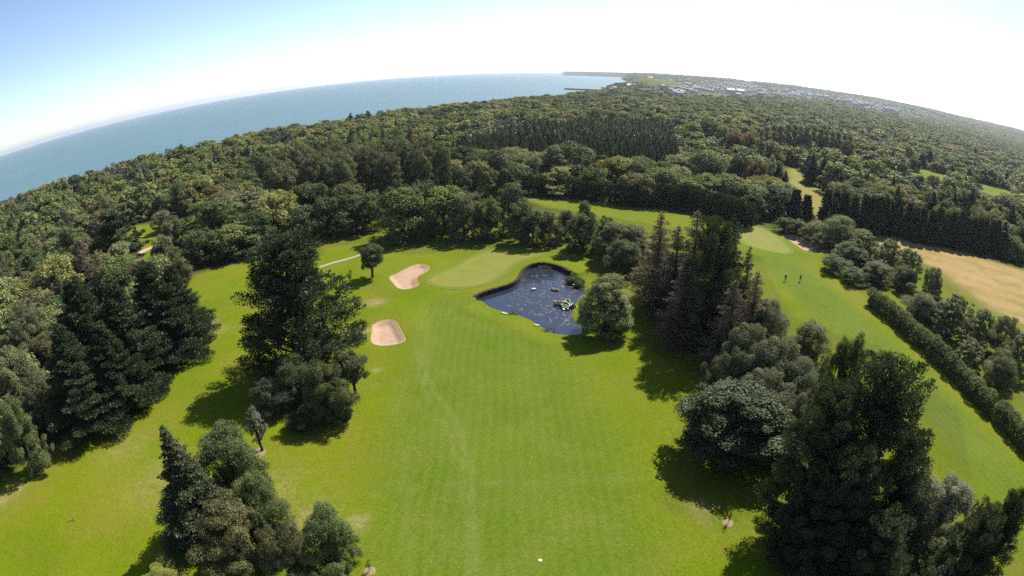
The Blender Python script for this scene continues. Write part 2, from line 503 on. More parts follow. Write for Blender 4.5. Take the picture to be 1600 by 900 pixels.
t = NT('green_turf')
p = t.pos()
c = t.ramp(t.noise(.25, 4, .6, p), [(.3, (.172, .186, .022)), (.7, (.205, .208, .036))])
c = t.mix(1.0, c, t.ramp(t.noise(7.0, 4, .6, p), [(.3, .9), (.7, 1.1)]), 'MULTIPLY')
t.pbr(c, .85, .12)
TURF = t.m
t = NT('collar_turf')
p = t.pos()
c = t.ramp(t.noise(.5, 4, .6, p), [(.3, (.116, .168, .016)), (.7, (.146, .184, .022))])
c = t.mix(1.0, c, t.ramp(t.noise(6.0, 4, .6, p), [(.3, .85), (.7, 1.15)]), 'MULTIPLY')
t.pbr(c, .85, .12)
COLLAR = t.m

def grow(P, d):
    P = np.asarray(P); Q = np.roll(P, -1, 0) - np.roll(P, 1, 0)
    nrm = np.stack([Q[:, 1], -Q[:, 0]], 1); nrm /= np.linalg.norm(nrm, axis=1)[:, None] + 1e-9
    area = .5 * np.sum(P[:, 0] * np.roll(P[:, 1], -1) - np.roll(P[:, 0], -1) * P[:, 1])
    return P + nrm * d * (1 if area > 0 else -1)

for gP, gname in ((GREEN, 'putting_green'), (GREEN2, 'putting_green')):
    tag(obj('green_collar', sheet(grow(gP, 1.15), 'green_collar', COLLAR, .035, .9)), kind='structure')
    tag(obj(gname, sheet(gP, gname, TURF, .060, .9)), kind='structure')

t = NT('bunker_sand')
p = t.pos()
c = t.ramp(t.noise(1.1, 5, .6, p), [(.3, (.40, .265, .175)), (.7, (.49, .345, .235))])
c = t.mix(1.0, c, t.ramp(t.noise(12.0, 3, .6, p), [(.3, .88), (.7, 1.1)]), 'MULTIPLY')
wv = t.n('ShaderNodeTexWave'); wv.inputs['Scale'].default_value = 1.6; wv.inputs['Distortion'].default_value = 6
t.l(p, wv.inputs['Vector'])
hh = t.math('ADD', t.math('MULTIPLY', wv.outputs['Fac'], .3), t.noise(3.0, 4, .6, p))
t.pbr(c, .95, .05, t.bump(hh, .6, .10))
SAND = t.m
t = NT('bunker_lip')
c = t.mix(t.noise(1.0, 4), (.44, .36, .17), (.26, .24, .07))
t.pbr(c, .95, .05)
LIP = t.m
for b, lab in zip(BUNK, ('rounded pink sand bunker on its own beside the fairway', 'kidney shaped pink sand bunker next to the putting green', 'long sand bunker partly shaded by bushes beside the far right green')):
    o = tag(obj('sand_bunker', sheet(b, 'sand_bunker', SAND, .045, .35)), lab, 'bunker')
    # a low worn rim round the sand
    Pn = grow(b, .16); Pi = grow(b, -.10); k = len(b)
    V = [(x, y, g1(x, y) + .030) for x, y in Pn] + [(x, y, g1(x, y) + .10) for x, y in b] + [(x, y, g1(x, y) + .03) for x, y in Pi]
    Fq = [(r * k + i, r * k + (i + 1) % k, (r + 1) * k + (i + 1) % k, (r + 1) * k + i) for r in (0, 1) for i in range(k)]
    obj('rim', mesh('rim', V, Fq, [LIP], True), o)

t = NT('pond_water')
p = t.pos()
nz = t.noise(1.4, 4, .6, p)
x = t.pbr((.026, .032, .052), .12, .5, t.bump(nz, .20, .05))
PW = t.m
tag(obj('pond_water', sheet(grow(POND, .35), 'pond_water', PW, 0, 2.5, lambda X, Y: np.full(X.shape, WATER_Z))), kind='structure')

SLEEPER = simple('dark_sleeper_wood', (.040, .028, .020), .85, .5, 4.0)
def resample(P, step):
    P = np.asarray(P, float)
    s = np.r_[0, np.cumsum(np.hypot(*np.diff(P, axis=0).T))]
    k = max(2, int(s[-1] / step) + 1)
    q = np.linspace(0, s[-1], k)
    return np.stack([np.interp(q, s, P[:, 0]), np.interp(q, s, P[:, 1])], 1)
def chaikin(P, n=2):
    P = np.asarray(P, float)
    for _ in range(n):
        Q = [P[0]]
        for a, b in zip(P[:-1], P[1:]): Q += [.75 * a + .25 * b, .25 * a + .75 * b]
        P = np.array(Q + [P[-1]])
    return P
# retaining wall of upright timbers
wp = resample(chaikin(POND_WALL, 2), .26)
root = tag(empty('retaining_wall', (*wp[len(wp) // 2], -1.2)), 'dark curved timber retaining wall along the green side of the pond', 'wall')
cen = POND.mean(0)
def box_mesh(name, sx, sy, sz, mats, z0=0.0):
    v = [(x * sx / 2, y * sy / 2, z0 + z * sz) for z in (0, 1) for x, y in ((-1, -1), (1, -1), (1, 1), (-1, 1))]
    f = [(3, 2, 1, 0), (4, 5, 6, 7), (0, 1, 5, 4), (1, 2, 6, 5), (2, 3, 7, 6), (3, 0, 4, 7)]
    return mesh(name, v, f, mats)
tm = box_mesh('timber', .25, .62, 1.75, [SLEEPER])
o0 = root.location
for i in range(len(wp) - 1):
    a, b = wp[i], wp[i + 1]; m = (a + b) / 2; d = b - a
    nrm = np.array([-d[1], d[0]]); nrm /= np.linalg.norm(nrm)
    if not inside(POND, np.array([m[0] + nrm[0] * .5]), np.array([m[1] + nrm[1] * .5]))[0]: nrm = -nrm
    q = m + nrm * .24
    o = obj('timber', tm, root, (q[0] - o0.x, q[1] - o0.y, -1.7 - o0.z + random.uniform(-.05, .05) + .02))
    o.rotation_euler = (0, 0, math.atan2(d[1], d[0]))

# ------------------------------------------------------------------ foliage builders
def unit(a):
    return a / (np.linalg.norm(a, axis=-1, keepdims=True) + 1e-9)

def crown_mesh(name, C, M, n, L, W, mode, mat, seed, cull=.58, shell=(.55, 1.16), up=.35, jit=.6):
    """leaf pieces over the shells of many clumps; C centres (k,3), M (k,3,3) clump axes"""
    g = np.random.default_rng(seed)
    k = len(C)
    w = np.abs(np.linalg.det(M)) ** (2 / 3); w /= w.sum()
    i = g.choice(k, n, p=w)
    d = unit(g.normal(size=(n, 3)))
    low = (d[:, 2] < -.35) & (g.random(n) < .55)
    d[low, 2] *= -1
    s = g.uniform(*shell, n)
    P = C[i] + np.einsum('nij,nj->ni', M[i], d) * s[:, None]
    Mi = np.linalg.inv(M)
    nr = unit(np.einsum('nji,nj->ni', Mi[i], d))
    keep = np.ones(n, bool)
    for j in range(k):
        q = np.einsum('ij,nj->ni', Mi[j], P - C[j])
        keep &= ~((np.einsum('ni,ni->n', q, q) < cull * cull) & (i != j))
    P, nr, i = P[keep], nr[keep], i[keep]
    n = len(P)
    z = np.array([0, 0, 1.0])
    if mode == 'leaf':
        nn_ = unit(nr + up * z + jit * g.normal(size=(n, 3)))
        T = unit(np.cross(nn_, g.normal(size=(n, 3))))
    elif mode == 'tuft':
        T = unit(nr + up * z + jit * .7 * g.normal(size=(n, 3)))
        nn_ = unit(np.cross(T, g.normal(size=(n, 3))))
    else:                                   # hanging twigs
        T = unit(-z + .55 * nr + .4 * jit * g.normal(size=(n, 3)))
        nn_ = nr + .5 * g.normal(size=(n, 3)); nn_ = unit(nn_ - (nn_ * T).sum(1)[:, None] * T)
    B = np.cross(nn_, T)
    l = (L * g.uniform(.55, 1.35, n))[:, None] / 2; b = (W * g.uniform(.6, 1.3, n))[:, None] / 2
    V = np.stack([P - T * l, P + B * b + nn_ * b * .35, P + T * l, P - B * b + nn_ * b * .35], 1).reshape(-1, 3)
    tint = .5 * g.random(k)[i] + .5 * g.random(n)
    return quads(name, V, n, [mat], {'tint': ('FACE', tint)})

def tubes(name, paths, mat, sides=7):
    V, Fc = [], []
    for path, rad in paths:
        path = [Vector(q) for q in path]
        o = len(V)
        for j, (q, r) in enumerate(zip(path, rad)):
            dirv = (path[min(j + 1, len(path) - 1)] - path[max(j - 1, 0)]).normalized()
            a = dirv.orthogonal().normalized(); b = dirv.cross(a)
            V += [q + (a * math.cos(6.28318 * s / sides) + b * math.sin(6.28318 * s / sides)) * r for s in range(sides)]
        for j in range(len(path) - 1):
            for s in range(sides):
                Fc.append((o + j * sides + s, o + j * sides + (s + 1) % sides, o + (j + 1) * sides + (s + 1) % sides, o + (j + 1) * sides + s))
        Fc.append(tuple(o + (len(path) - 1) * sides + s for s in range(sides)))
    return mesh(name, V, Fc, [mat], True)

def diag(r):
    r = np.asarray(r, float)
    M = np.zeros((len(r), 3, 3))
    for a in range(3): M[:, a, a] = r[:, a]
    return M

def along(dirs, long, wide, flat):
    """clump axes with the long one along dirs, the flat one as upright as can be"""
    u = unit(dirs); z = np.array([0, 0, 1.0])
    b = unit(np.cross(z, u)); v = np.cross(u, b)
    return np.stack([u * long[:, None], b * wide[:, None], v * flat[:, None]], 2)

def measure(me):
    co = np.empty(len(me.vertices) * 3, np.float32); me.vertices.foreach_get('co', co); co = co.reshape(-1, 3)
    return float(np.percentile(co[:, 2], 99.96)), float(.5 * (np.percentile(np.abs(co[:, 0]), 98) + np.percentile(np.abs(co[:, 1]), 98)))

PROTO = {}     # key -> (crown mesh, trunk mesh, nominal height, nominal radius)

def limbs_to(C, h, start, r0, count, g, lean=0.0):
    paths = [([(0, 0, -.3), (.05, 0, h * .2), (lean * h * .5, .1, h * .5), (lean * h, 0, h * .86)], [r0 * 1.35, r0, r0 * .7, r0 * .12])]
    for j in g.choice(len(C), min(count, len(C)), replace=False):
        c = C[j]; z0 = start * h + g.uniform(0, .25) * h
        z0 = min(z0, c[2] * .9)
        m = (c[0] * .45, c[1] * .45, z0 + (c[2] - z0) * .35)
        paths.append(([(0, 0, z0), m, tuple(c)], [r0 * .45, r0 * .28, r0 * .08]))
    return paths

def oak(key, seed, n, L, h=12.0, r=5.0, k=90, z0=.03, cr=.24, low=.72, q=.62, mode='leaf', mat=None, W=None, sides=7, rough=.2, bark=None, up=.45, jit=.55):
    """leafy crown: clumps of many sizes set along an outline that is widest at a low or middle height"""
    g = np.random.default_rng(seed)
    u = g.random(k) ** .92
    env = np.sin(np.pi * np.clip(.07 + .89 * u ** low, 0, 1)) ** q
    a = g.uniform(0, 6.283, k)
    s_ = np.where(g.random(k) < .82, g.uniform(.64, .86, k), g.uniform(.1, .5, k))
    lob = 1 + rough * np.sin(2 * a + g.uniform(0, 6)) + rough * .6 * np.sin(3 * a + 5 * u + g.uniform(0, 6)) + rough * .5 * g.normal(size=k)
    rr = cr * r * np.clip(g.lognormal(-.1, .38, k), .42, 1.6)
    C = np.stack([np.cos(a) * env * s_ * r * lob, np.sin(a) * env * s_ * r * lob, z0 * h + cr * r * .6 + u * (h * (1 - z0) - cr * r * 1.5) * (1 + .05 * g.normal(size=k))], 1)
    Q_ = np.linalg.qr(g.normal(size=(k, 3, 3)))[0]
    M = Q_ * np.stack([rr * g.uniform(.9, 1.6, k), rr * g.uniform(.7, 1.1, k), rr * g.uniform(.5, .85, k)], 1)[:, None, :]
    cm = crown_mesh('crown_' + key, C, M, n, L, W or L * .75, mode, mat or LEAF, seed + 1, up=up, jit=jit)
    tmesh = tubes('trunk_' + key, limbs_to(C, h, .12, .026 * h, 12, g), bark or BARK, sides)
    PROTO[key] = (cm, tmesh, *measure(cm))

def spruce(key, seed, n, L, h=16.0, r=3.6, W=.12, mat=None, droop=.15, dens=1.0, mode='tuft', gaps=0.0, bark=None, top=.02, sides=7, power=.85):
    g = np.random.default_rng(seed)
    C, D, lo, wi, fl = [], [], [], [], []
    z = .06 * h
    while z < h * (1 - top):
        f = 1 - z / h
        R_ = r * f ** power * g.uniform(.8, 1.15) + .12
        m = max(3, int(round((4 + 5 * f) * dens)))
        a0 = g.uniform(0, 6.28)
        for q in range(m):
            if g.random() < gaps: continue
            a = a0 + 6.283 * q / m + g.normal() * .25
            ln = R_ * g.uniform(.65, 1.12)
            dv = np.array([math.cos(a), math.sin(a), -droop + .5 * (1 - f) * .6 + g.normal() * .10])
            C.append(np.array([0, 0, z]) + dv * ln * .55); D.append(dv); lo.append(ln * .55); wi.append(ln * .24 + .12); fl.append(ln * .13 + .10)
        z += (.028 + .030 * f) * h / dens ** .5
    C.append(np.array([0, 0, h * .97])); D.append(np.array([.05, 0, 1.0])); lo.append(.05 * h); wi.append(.22); fl.append(.22)
    C = np.array(C)
    cm = crown_mesh('crown_' + key, C, along(np.array(D), np.array(lo), np.array(wi), np.array(fl)), n, L, W, mode, mat or NEEDLE, seed + 1, cull=.5, shell=(.5, 1.08), up=.1, jit=.8)
    tmesh = tubes('trunk_' + key, [([(0, 0, -.3), (0, 0, h * .5), (0, 0, h * .97)], [.022 * h, .013 * h, .02])] +
                  [([(0, 0, c[2] * .98), tuple(c * np.array([1.5, 1.5, 1.0]))], [.045, .015]) for c in C[::3]], bark or BARK, sides)
    PROTO[key] = (cm, tmesh, *measure(cm))

def pine(key, seed, n, L, h=20.0, r=7.5, k=175, W=.14, sides=8, z0=.08, taper=.55):
    """broad old pine: long limbs ending in upswept needle clumps, gaps between"""
    g = np.random.default_rng(seed)
    C, D = [], []
    for q in range(k):
        f = g.random() ** 1.12
        z = h * (z0 + (.97 - z0) * f)
        env = r * (min(1.0, (f + .14) / .32) ** .5 * (1 - .95 * f) ** taper + .05)
        a = g.uniform(0, 6.28); e = env * (g.uniform(.40, .95) if g.random() < .85 else g.uniform(.1, .4))
        C.append((math.cos(a) * e, math.sin(a) * e, z)); D.append((math.cos(a), math.sin(a), .35 + .9 * f))
    for q in range(6):
        a = g.uniform(0, 6.28); e = g.uniform(0, .28) * r
        C.append((math.cos(a) * e, math.sin(a) * e, h * g.uniform(.88, .96))); D.append((.2 * math.cos(a), .2 * math.sin(a), 1))
    C, D = np.array(C), np.array(D)
    m = len(C)
    lo = r * g.uniform(.13, .25, m); wi = r * g.uniform(.09, .15, m); fl = r * g.uniform(.08, .13, m)
    cm = crown_mesh('crown_' + key, C, along(D, lo, wi, fl), n, L, W, 'tuft', NEEDLE, seed + 1, cull=.55, shell=(.55, 1.12), up=.55, jit=.75)
    paths = [([(0, 0, -.3), (.1, 0, h * .3), (-.1, .1, h * .65), (0, 0, h * .93)], [.030 * h, .024 * h, .015 * h, .03])]
    for c in C[::2]:
        z1 = max(h * .10, c[2] - np.hypot(c[0], c[1]) * .45)
        paths.append(([(0, 0, z1), (c[0] * .5, c[1] * .5, z1 + (c[2] - z1) * .35), tuple(c)], [.13, .09, .03]))
    PROTO[key] = (cm, tubes('trunk_' + key, paths, BARK, sides), *measure(cm))

def cypress(key, seed, n, L, h=18.0, r=6.5, k=120, W=.13, sides=7):
    """dense wide cypress: long rising sprays in layers"""
    g = np.random.default_rng(seed)
    C, D, lo = [], [], []
    for q in range(k):
        f = q / k
        z = h * (.05 + .88 * f)
        env = r * (1 - f) ** .78 * g.uniform(.72, 1.12)
        a = q * 2.39996 + g.normal() * .3
        e = max(.25, env * .66)
        C.append((math.cos(a) * e, math.sin(a) * e, z)); D.append((math.cos(a), math.sin(a),   .10 + .70 * f + g.normal() * .08)); lo.append(max(.9, env * .40))
    C, D, lo = np.array(C), np.array(D), np.array(lo)
    cm = crown_mesh('crown_' + key, C, along(D, lo, lo * .46 + .22, lo * .15 + .16), n, L, W, 'tuft', NEEDLE, seed + 1, cull=.5, shell=(.6, 1.12), up=.25, jit=.6)
    PROTO[key] = (cm, tubes('trunk_' + key, limbs_to(C, h, .08, .03 * h, 16, g), BARK, sides), *measure(cm))

# hero kinds (stand within about 110 m), middle kinds, far kinds
oak('oak_a', 11, 52000, .21)
oak('oak_b', 12, 52000, .21, k=110, cr=.20, rough=.28)
oak('sycamore', 13, 60000, .23, k=130, cr=.17, rough=.14, low=.66, q=.5)
oak('round', 14, 26000, .16, h=8, r=3.2, k=70, cr=.22, z0=.06, low=.9)
oak('lime', 15, 60000, .19, h=10.5, r=4.2, k=190, cr=.155, z0=.0, low=.52, q=.6, rough=.05)
oak('birch_a', 16, 50000, .26, h=12, r=4.2, k=90, cr=.20, mode='droop', W=.11, rough=.28)
oak('birch_b', 17, 50000, .26, h=12, r=4.6, k=110, cr=.17, mode='droop', W=.11, rough=.32, bark=PALE_BARK)
oak('willow', 18, 56000, .20, h=10, r=4.6, k=130, cr=.16, W=.11, rough=.28)
oak('airy', 22, 20000, .24, h=9, r=3.8, k=120, cr=.13, W=.16, rough=.32, z0=.06, low=.8)
oak('sapling', 19, 4600, .18, h=6, r=1.2, k=30, cr=.30, z0=.2, mode='droop', W=.10, low=.8)
oak('twiggy', 20, 420, .20, h=3, r=.9, k=14, cr=.30, z0=.35, W=.10)
oak('small_tree', 21, 12000, .19, h=7, r=2.2, k=34, cr=.30, z0=.28, rough=.3, low=.85)
pine('pine_a', 31, 70000, .36)
pine('pine_b', 32, 76000, .36, k=170, taper=.38)
spruce('spruce_a', 33, 48000, .26, W=.11, power=1.0)
spruce('larch_a', 34, 24000, .34, h=18, r=3.8, W=.075, gaps=.12, droop=.02, power=.75)
spruce('larch_b', 35, 22000, .34, h=17, r=3.4, W=.075, gaps=.2, droop=.05, power=.7)
spruce('fir', 36, 30000, .30, h=18, r=3.6, W=.12, power=.6, droop=.05)
cypress('cypress_a', 37, 70000, .40, W=.13)
cypress('cypress_b', 38, 70000, .40, k=150, W=.13)
oak('mid_a', 41, 11000, .42, k=70)
oak('mid_b', 42, 11000, .42, k=90, cr=.21, rough=.3)
oak('mid_c', 43, 11000, .40, k=100, cr=.18, rough=.16, low=.66, q=.5)
oak('mid_birch', 44, 11000, .50, h=14, r=3.8, k=70, cr=.22, mode='droop', W=.22, rough=.28)
oak('mid_tall', 45, 11000, .50, h=19, r=3.6, k=90, cr=.24, mode='droop', W=.24, rough=.26, low=.8)
spruce('mid_spruce', 46, 9000, .50, h=16, r=3.3, W=.22, sides=5)
spruce('mid_larch', 47, 5500, .50, h=16, r=3.2, W=.16, sides=5, gaps=.15)
oak('mid_poplar', 48, 8000, .48, h=20, r=2.1, k=80, cr=.36, W=.36, low=.8, q=.5, up=.5, jit=.4)
pine('mid_pine', 49, 14000, .60, h=17, r=5.2, k=110, W=.24, sides=5)
cypress('mid_cypress', 50, 10000, .6, h=12, r=2.6, k=80, W=.30, sides=5)

counter = {}
def plant(key, x, y, h, r, col, label, group=None, name='broadleaf_tree', cat='tree', rz=None, z=None, lean=(0, 0)):
    cm, tm_, hn, rn = PROTO[key]
    e = empty(name, (x, y, (g1(x, y) if z is None else z) - .02), random.uniform(0, 6.28) if rz is None else rz, (r / rn, r / rn, h / hn))
    e.rotation_euler[0], e.rotation_euler[1] = lean
    tag(e, label, cat, group)
    obj('trunk', tm_, e)
    c = obj('crown', cm, e)
    c.color = (*col, 1)
    return e

def top_tree(key, px, py, h, wpx, col, label, **k):
    """a tree whose highest point the photograph shows at (px, py) and whose crown is wpx wide there"""
    x, y = at(px, py, h)
    D = math.sqrt(x * x + y * y + (H - h * .6) ** 2)
    return plant(key, x, y, h, .5 * wpx * D / FPX * .97, col, label, **k)

G_DARK = (.022, .036, .014); G_OAK = (.046, .070, .020); G_MID = (.060, .090, .026); G_PALE = (.105, .125, .060); G_GREY = (.080, .092, .052)
G_YEL = (.115, .135, .030); G_BROWN = (.085, .062, .034); G_LARCH = (.090, .060, .046); G_SPRUCE = (.038, .048, .024); G_LIME = (.130, .150, .060)
planted = []
def T(*a, **k):
    e = top_tree(*a, **k); planted.append((e.location.x, e.location.y, 3.0)); return e

# ---- bottom left clump
T('spruce_a', 252, 664, 14.5, 135, G_SPRUCE, 'dark pointed spruce at the lower left, tallest tip of its clump', name='spruce_tree')
T('oak_b', 335, 664, 10.5, 105, (.050, .072, .030), 'green leafy tree right behind the pointed spruce at lower left')
T('oak_a', 385, 735, 8.5, 85, (.058, .080, .030), 'lower leafy tree on the right flank of the spruce clump')
T('birch_a', 338, 782, 9.0, 125, (.074, .076, .032), 'brownish birch in front of the spruce at the bottom edge')
T('birch_b', 440, 818, 8.0, 110, (.072, .076, .034), 'olive brown birch at the bottom edge, between two leafy trees')
T('oak_b', 497, 792, 9.0, 85, (.062, .086, .032), 'leafy tree with rusty tip at the bottom edge, nearest the fairway')
T('spruce_a', 402, 800, 6.5, 50, G_SPRUCE, 'small dark spruce tip rising between the birches at lower left', name='spruce_tree')
T('round', 243, 884, 2.6, 70, G_YEL, 'low yellow-green bush at the bottom edge left of the spruce', name='bush', cat='bush')
# ---- clump round the big pine
T('pine_a', 440, 356, 22.5, 192, (.022, .034, .015), 'huge dark pine standing alone left of the fairway', name='pine_tree')
T('round', 412, 590, 5.5, 62, (.046, .056, .034), 'round dark grey-green tree at the left foot of the big pine')
T('oak_a', 452, 549, 8.0, 72, (.052, .068, .030), 'leafy tree squeezed against the right foot of the big pine')
T('birch_a', 492, 565, 8.5, 85, (.058, .072, .028), 'weeping tree with bare trunk in front of the big pine')
T('birch_b', 520, 588, 6.5, 56, (.054, .068, .028), 'smaller drooping tree at the fairway edge of the pine clump')
T('small_tree', 543, 544, 7.0, 50, (.050, .064, .024), 'slim open tree with bare stem, nearest the lone bunker')
T('round', 536, 628, 2.2, 24, (.055, .070, .032), 'tiny bush beside the fairway under the drooping tree', name='bush', cat='bush')
T('sapling', 388, 632, 6.8, 34, (.105, .112, .080), 'slender silvery young tree in a bare soil ring')
T('round', 470, 640, 2.6, 60, (.045, .055, .025), 'low dark bush under the trunks of the pine clump', name='bush', cat='bush')
T('oak_a', 500, 505, 5.5, 42, (.050, .070, .026), 'small leafy tree peeping out behind the right side of the big pine')
# ---- lone trees by the green
bx, by = at(582, 431.5)
plant('small_tree', bx, by, 7.6, 2.6, (.040, .052, .022), 'small dark round-headed tree standing alone left of the kidney bunker'); planted.append((bx, by, 3))
bx, by = at(547, 439)
plant('twiggy', bx, by, 3.2, .8, (.085, .080, .040), 'tiny thin sapling beside the lone dark tree near the green')
T('lime', 949, 428, 10.0, 84, (.115, .135, .060), 'pale green full-skirted tree on the lawn at the pond edge')
# ---- dark cypress row on the left
for (px, py, h, w, key, lab) in ((108, 432, 20, 150, 'cypress_a', 'dark cypress at the left end of the big cypress row'),
                                 (172, 438, 18, 135, 'cypress_b', 'second dark cypress from the left in the big cypress row'),
                                 (225, 408, 18, 130, 'cypress_a', 'third dark cypress from the left in the big cypress row'),
                                 (262, 414, 15, 100, 'cypress_b', 'dark cypress at the right end of the big cypress row'),
                                 (88, 505, 17, 130, 'cypress_b', 'dark cypress lowest in the picture, in front of the cypress row'),
                                 (150, 500, 15, 120, 'cypress_a', 'shorter dark cypress in front of the second one of the row')):
    T(key, px, py, h, w, (.020, .032, .014) if key == 'cypress_a' else (.024, .037, .017), lab, name='cypress_tree')
# ---- pale birches on the left edge
T('birch_b', 28, 470, 15, 90, (.080, .092, .048), 'pale grey-green birch at the left edge, upper of the edge birches')
T('birch_a', 12, 540, 14, 95, (.086, .098, .045), 'pale leafy birch with slanting trunk cut by the left edge')
T('birch_b', 45, 575, 11, 75, (.082, .092, .048), 'loose pale birch in front of the cypress row at the left edge')
T('oak_b', 60, 520, 9, 60, (.072, .074, .032), 'small olive tree between the edge birches and the cypress row')
T('birch_a', 5, 620, 12, 80, (.070, .090, .036), 'lowest pale birch at the left edge')
# ---- left middle: pine, small trees by the path
T('mid_pine', 172, 328, 17, 90, (.026, .040, .018), 'tall dark pine at the left, its top against the coastal wood', name='pine_tree')
T('mid_a', 250, 328, 7.5, 36, G_GREY, 'round grey-green tree on the small lawn by the left path')
T('mid_b', 268, 340, 8.5, 46, (.070, .084, .044), 'leafy grey-green tree in the middle of the left lawn')
T('mid_a', 308, 357, 9.5, 58, (.052, .066, .026), 'dark rounded tree right of the left lawn')
T('mid_b', 250, 366, 9.0, 50, (.080, .090, .046), 'pale grey tree beside the pink drive on the left')
T('mid_c', 281, 398, 6.5, 30, (.085, .088, .036), 'small yellowish round tree at the right end of the cypress row')
bx, by = at(213, 374)
plant('mid_poplar', bx, by, 5.0, .9, (.020, .034, .016), 'tiny narrow dark cypress on the left lawn', name='cypress_tree')
T('mid_b', 322, 332, 8.5, 34, (.060, .080, .030), 'dark tree leaning over the end of the left lawn')
T('mid_a', 377, 296, 13.5, 105, (.070, .078, .044), 'broad grey-brown tree behind the big pine')
# ---- row of trees behind the green, from left to right
row = [(432, 293, 10.5, 56, (.066, .076, .036), 'mid_b'), (478, 283, 11.5, 60, (.068, .078, .034), 'mid_a'), (470, 318, 10, 62, (.044, .062, .028), 'mid_c'), (505, 304, 11.5, 56, (.042, .060, .026), 'mid_b'), (536, 300, 11.5, 60, (.038, .056, .024), 'mid_c'),
       (540, 283, 12, 58, (.068, .078, .034), 'mid_a'), (572, 297, 11, 62, (.058, .074, .030), 'mid_b'), (625, 290, 14, 82, (.060, .084, .030), 'mid_a'), (652, 281, 14, 70, (.060, .072, .040), 'mid_b'),
       (690, 288, 13, 84, (.080, .112, .030), 'mid_a'), (722, 300, 12, 56, (.064, .076, .042), 'mid_c'), (760, 305, 11, 56, (.062, .080, .030), 'mid_b'), (795, 284, 13.5, 56, (.070, .082, .044), 'mid_birch'), (815, 312, 10.5, 50, (.056, .074, .030), 'mid_b'),
       (832, 325, 9, 46, (.048, .064, .026), 'mid_a'), (860, 328, 8.5, 40, (.052, .064, .028), 'mid_c'), (884, 325, 8, 30, (.060, .068, .034), 'mid_a'), (914, 311, 11, 38, (.072, .082, .042), 'mid_birch'), (912, 330, 9.5, 56, (.046, .062, .026), 'mid_b'),
       (950, 335, 8.5, 42, (.050, .060, .028), 'mid_c')]
row.sort()
ORD = ['first', 'second', 'third', 'fourth', 'fifth', 'sixth', 'seventh', 'eighth', 'ninth', 'tenth', 'eleventh', 'twelfth', 'thirteenth', 'fourteenth', 'fifteenth', 'sixteenth', 'seventeenth', 'eighteenth', 'nineteenth', 'twentieth', 'twenty-first']
for i, (px, py, h, w, col, key) in enumerate(row):
    T(key, px, py, h, w, col, '%s tree from the left in the leafy row behind the putting green' % ORD[i], group='row of trees behind the green')
# ---- clump right of the green
T('sycamore', 962, 345, 9.0, 62, (.085, .096, .048), 'rounded pale-topped tree at the left of the clump beyond the pond')
T('sycamore', 992, 349, 9.5, 66, (.090, .100, .050), 'rounded pale-topped tree just left of the brown larches')
T('oak_b', 978, 372, 8.0, 60, (.060, .076, .034), 'lower dark leafy tree in front of the two pale-topped trees')
T('larch_a', 1034, 332, 17.5, 84, (.088, .066, .046), 'bare-tipped brown larch, left end of the brown conifer clump', name='larch_tree')
T('larch_b', 1061, 352, 17.0, 78, (.046, .044, .034), 'grey-green spiky conifer between the brown larches', name='larch_tree')
T('larch_a', 1091, 328, 20.0, 92, (.078, .064, .044), 'tallest brown larch in the middle of the conifer clump', name='larch_tree')
T('pine_b', 1126, 337, 21.5, 105, (.030, .042, .018), 'dark scraggy pine towering behind the brown larches', name='pine_tree')
T('fir', 1148, 338, 20.5, 60, (.024, .038, .018), 'narrow dark fir at the right top of the conifer clump', name='fir_tree')
T('larch_b', 1076, 395, 15.5, 74, (.080, .062, .046), 'front brown larch hanging over the shaded grass', name='larch_tree')
T('larch_b', 1173, 383, 17.0, 48, (.070, .060, .040), 'thin brown larch standing right of the scraggy pine', name='larch_tree')
T('larch_a', 1186, 420, 15.5, 74, (.090, .070, .048), 'reddish brown larch at the right end of the conifer clump', name='larch_tree')
T('larch_b', 1152, 432, 15.0, 80, (.070, .060, .042), 'dull brown larch below the dark fir', name='larch_tree')
# ---- grey willows and the trees below them
T('willow', 1208, 462, 11, 84, (.092, .102, .060), 'grey-green willow at the far end of the right willow belt')
T('willow', 1180, 500, 10.5, 92, (.080, .088, .050), 'grey willow left of centre in the right willow belt')
T('willow', 1228, 524, 10.5, 105, (.082, .092, .052), 'broad grey willow in the middle of the right belt')
T('oak_b', 1274, 500, 9.5, 84, (.092, .098, .046), 'mottled yellowish leafy tree right of the grey willows')
T('willow', 1150, 540, 9.0, 70, (.062, .072, .042), 'dark grey willow hanging over the lawn')
T('willow', 1205, 572, 9.5, 110, (.072, .080, .046), 'wide grey willow just above the dark round sycamore')
T('oak_a', 1262, 560, 8.5, 90, (.050, .064, .032), 'dark leafy tree between the willows and the twin yews')
T('round', 1320, 520, 12.0, 46, (.020, .031, .012), 'left one of the twin dark yews beside the right fairway', name='yew_tree')
T('round', 1347, 515, 12.5, 50, (.022, .034, .013), 'right one of the twin dark yews beside the right fairway', name='yew_tree')
T('sycamore', 1164, 601, 9.5, 170, (.033, .045, .020), 'broad dark dome-shaped sycamore standing out over the lawn')
T('willow', 1262, 612, 9.0, 70, (.090, .098, .060), 'pale grey tree between the dome sycamore and the great pine')
T('pine_b', 1405, 552, 20.5, 205, (.024, .036, .015), 'great dark pine at the lower right', name='pine_tree')
T('pine_b', 1320, 600, 18.0, 150, (.026, .038, .016), 'dark pine just left of the great pine at lower right', name='pine_tree')
T('pine_b', 1300, 745, 11.0, 130, (.024, .036, .016), 'low dark pine at the bottom, under the great pine', name='pine_tree')
T('pine_a', 1352, 690, 15.0, 140, (.026, .038, .017), 'dark pine in front of the great pine, reaching the bottom edge', name='pine_tree')
T('pine_b', 1400, 800, 10.5, 130, (.025, .037, .016), 'low dark pine at the bottom edge below the great pine', name='pine_tree')
T('oak_b', 1440, 680, 12.0, 90, (.060, .074, .036), 'dark leafy tree tucked behind the right side of the great pine')
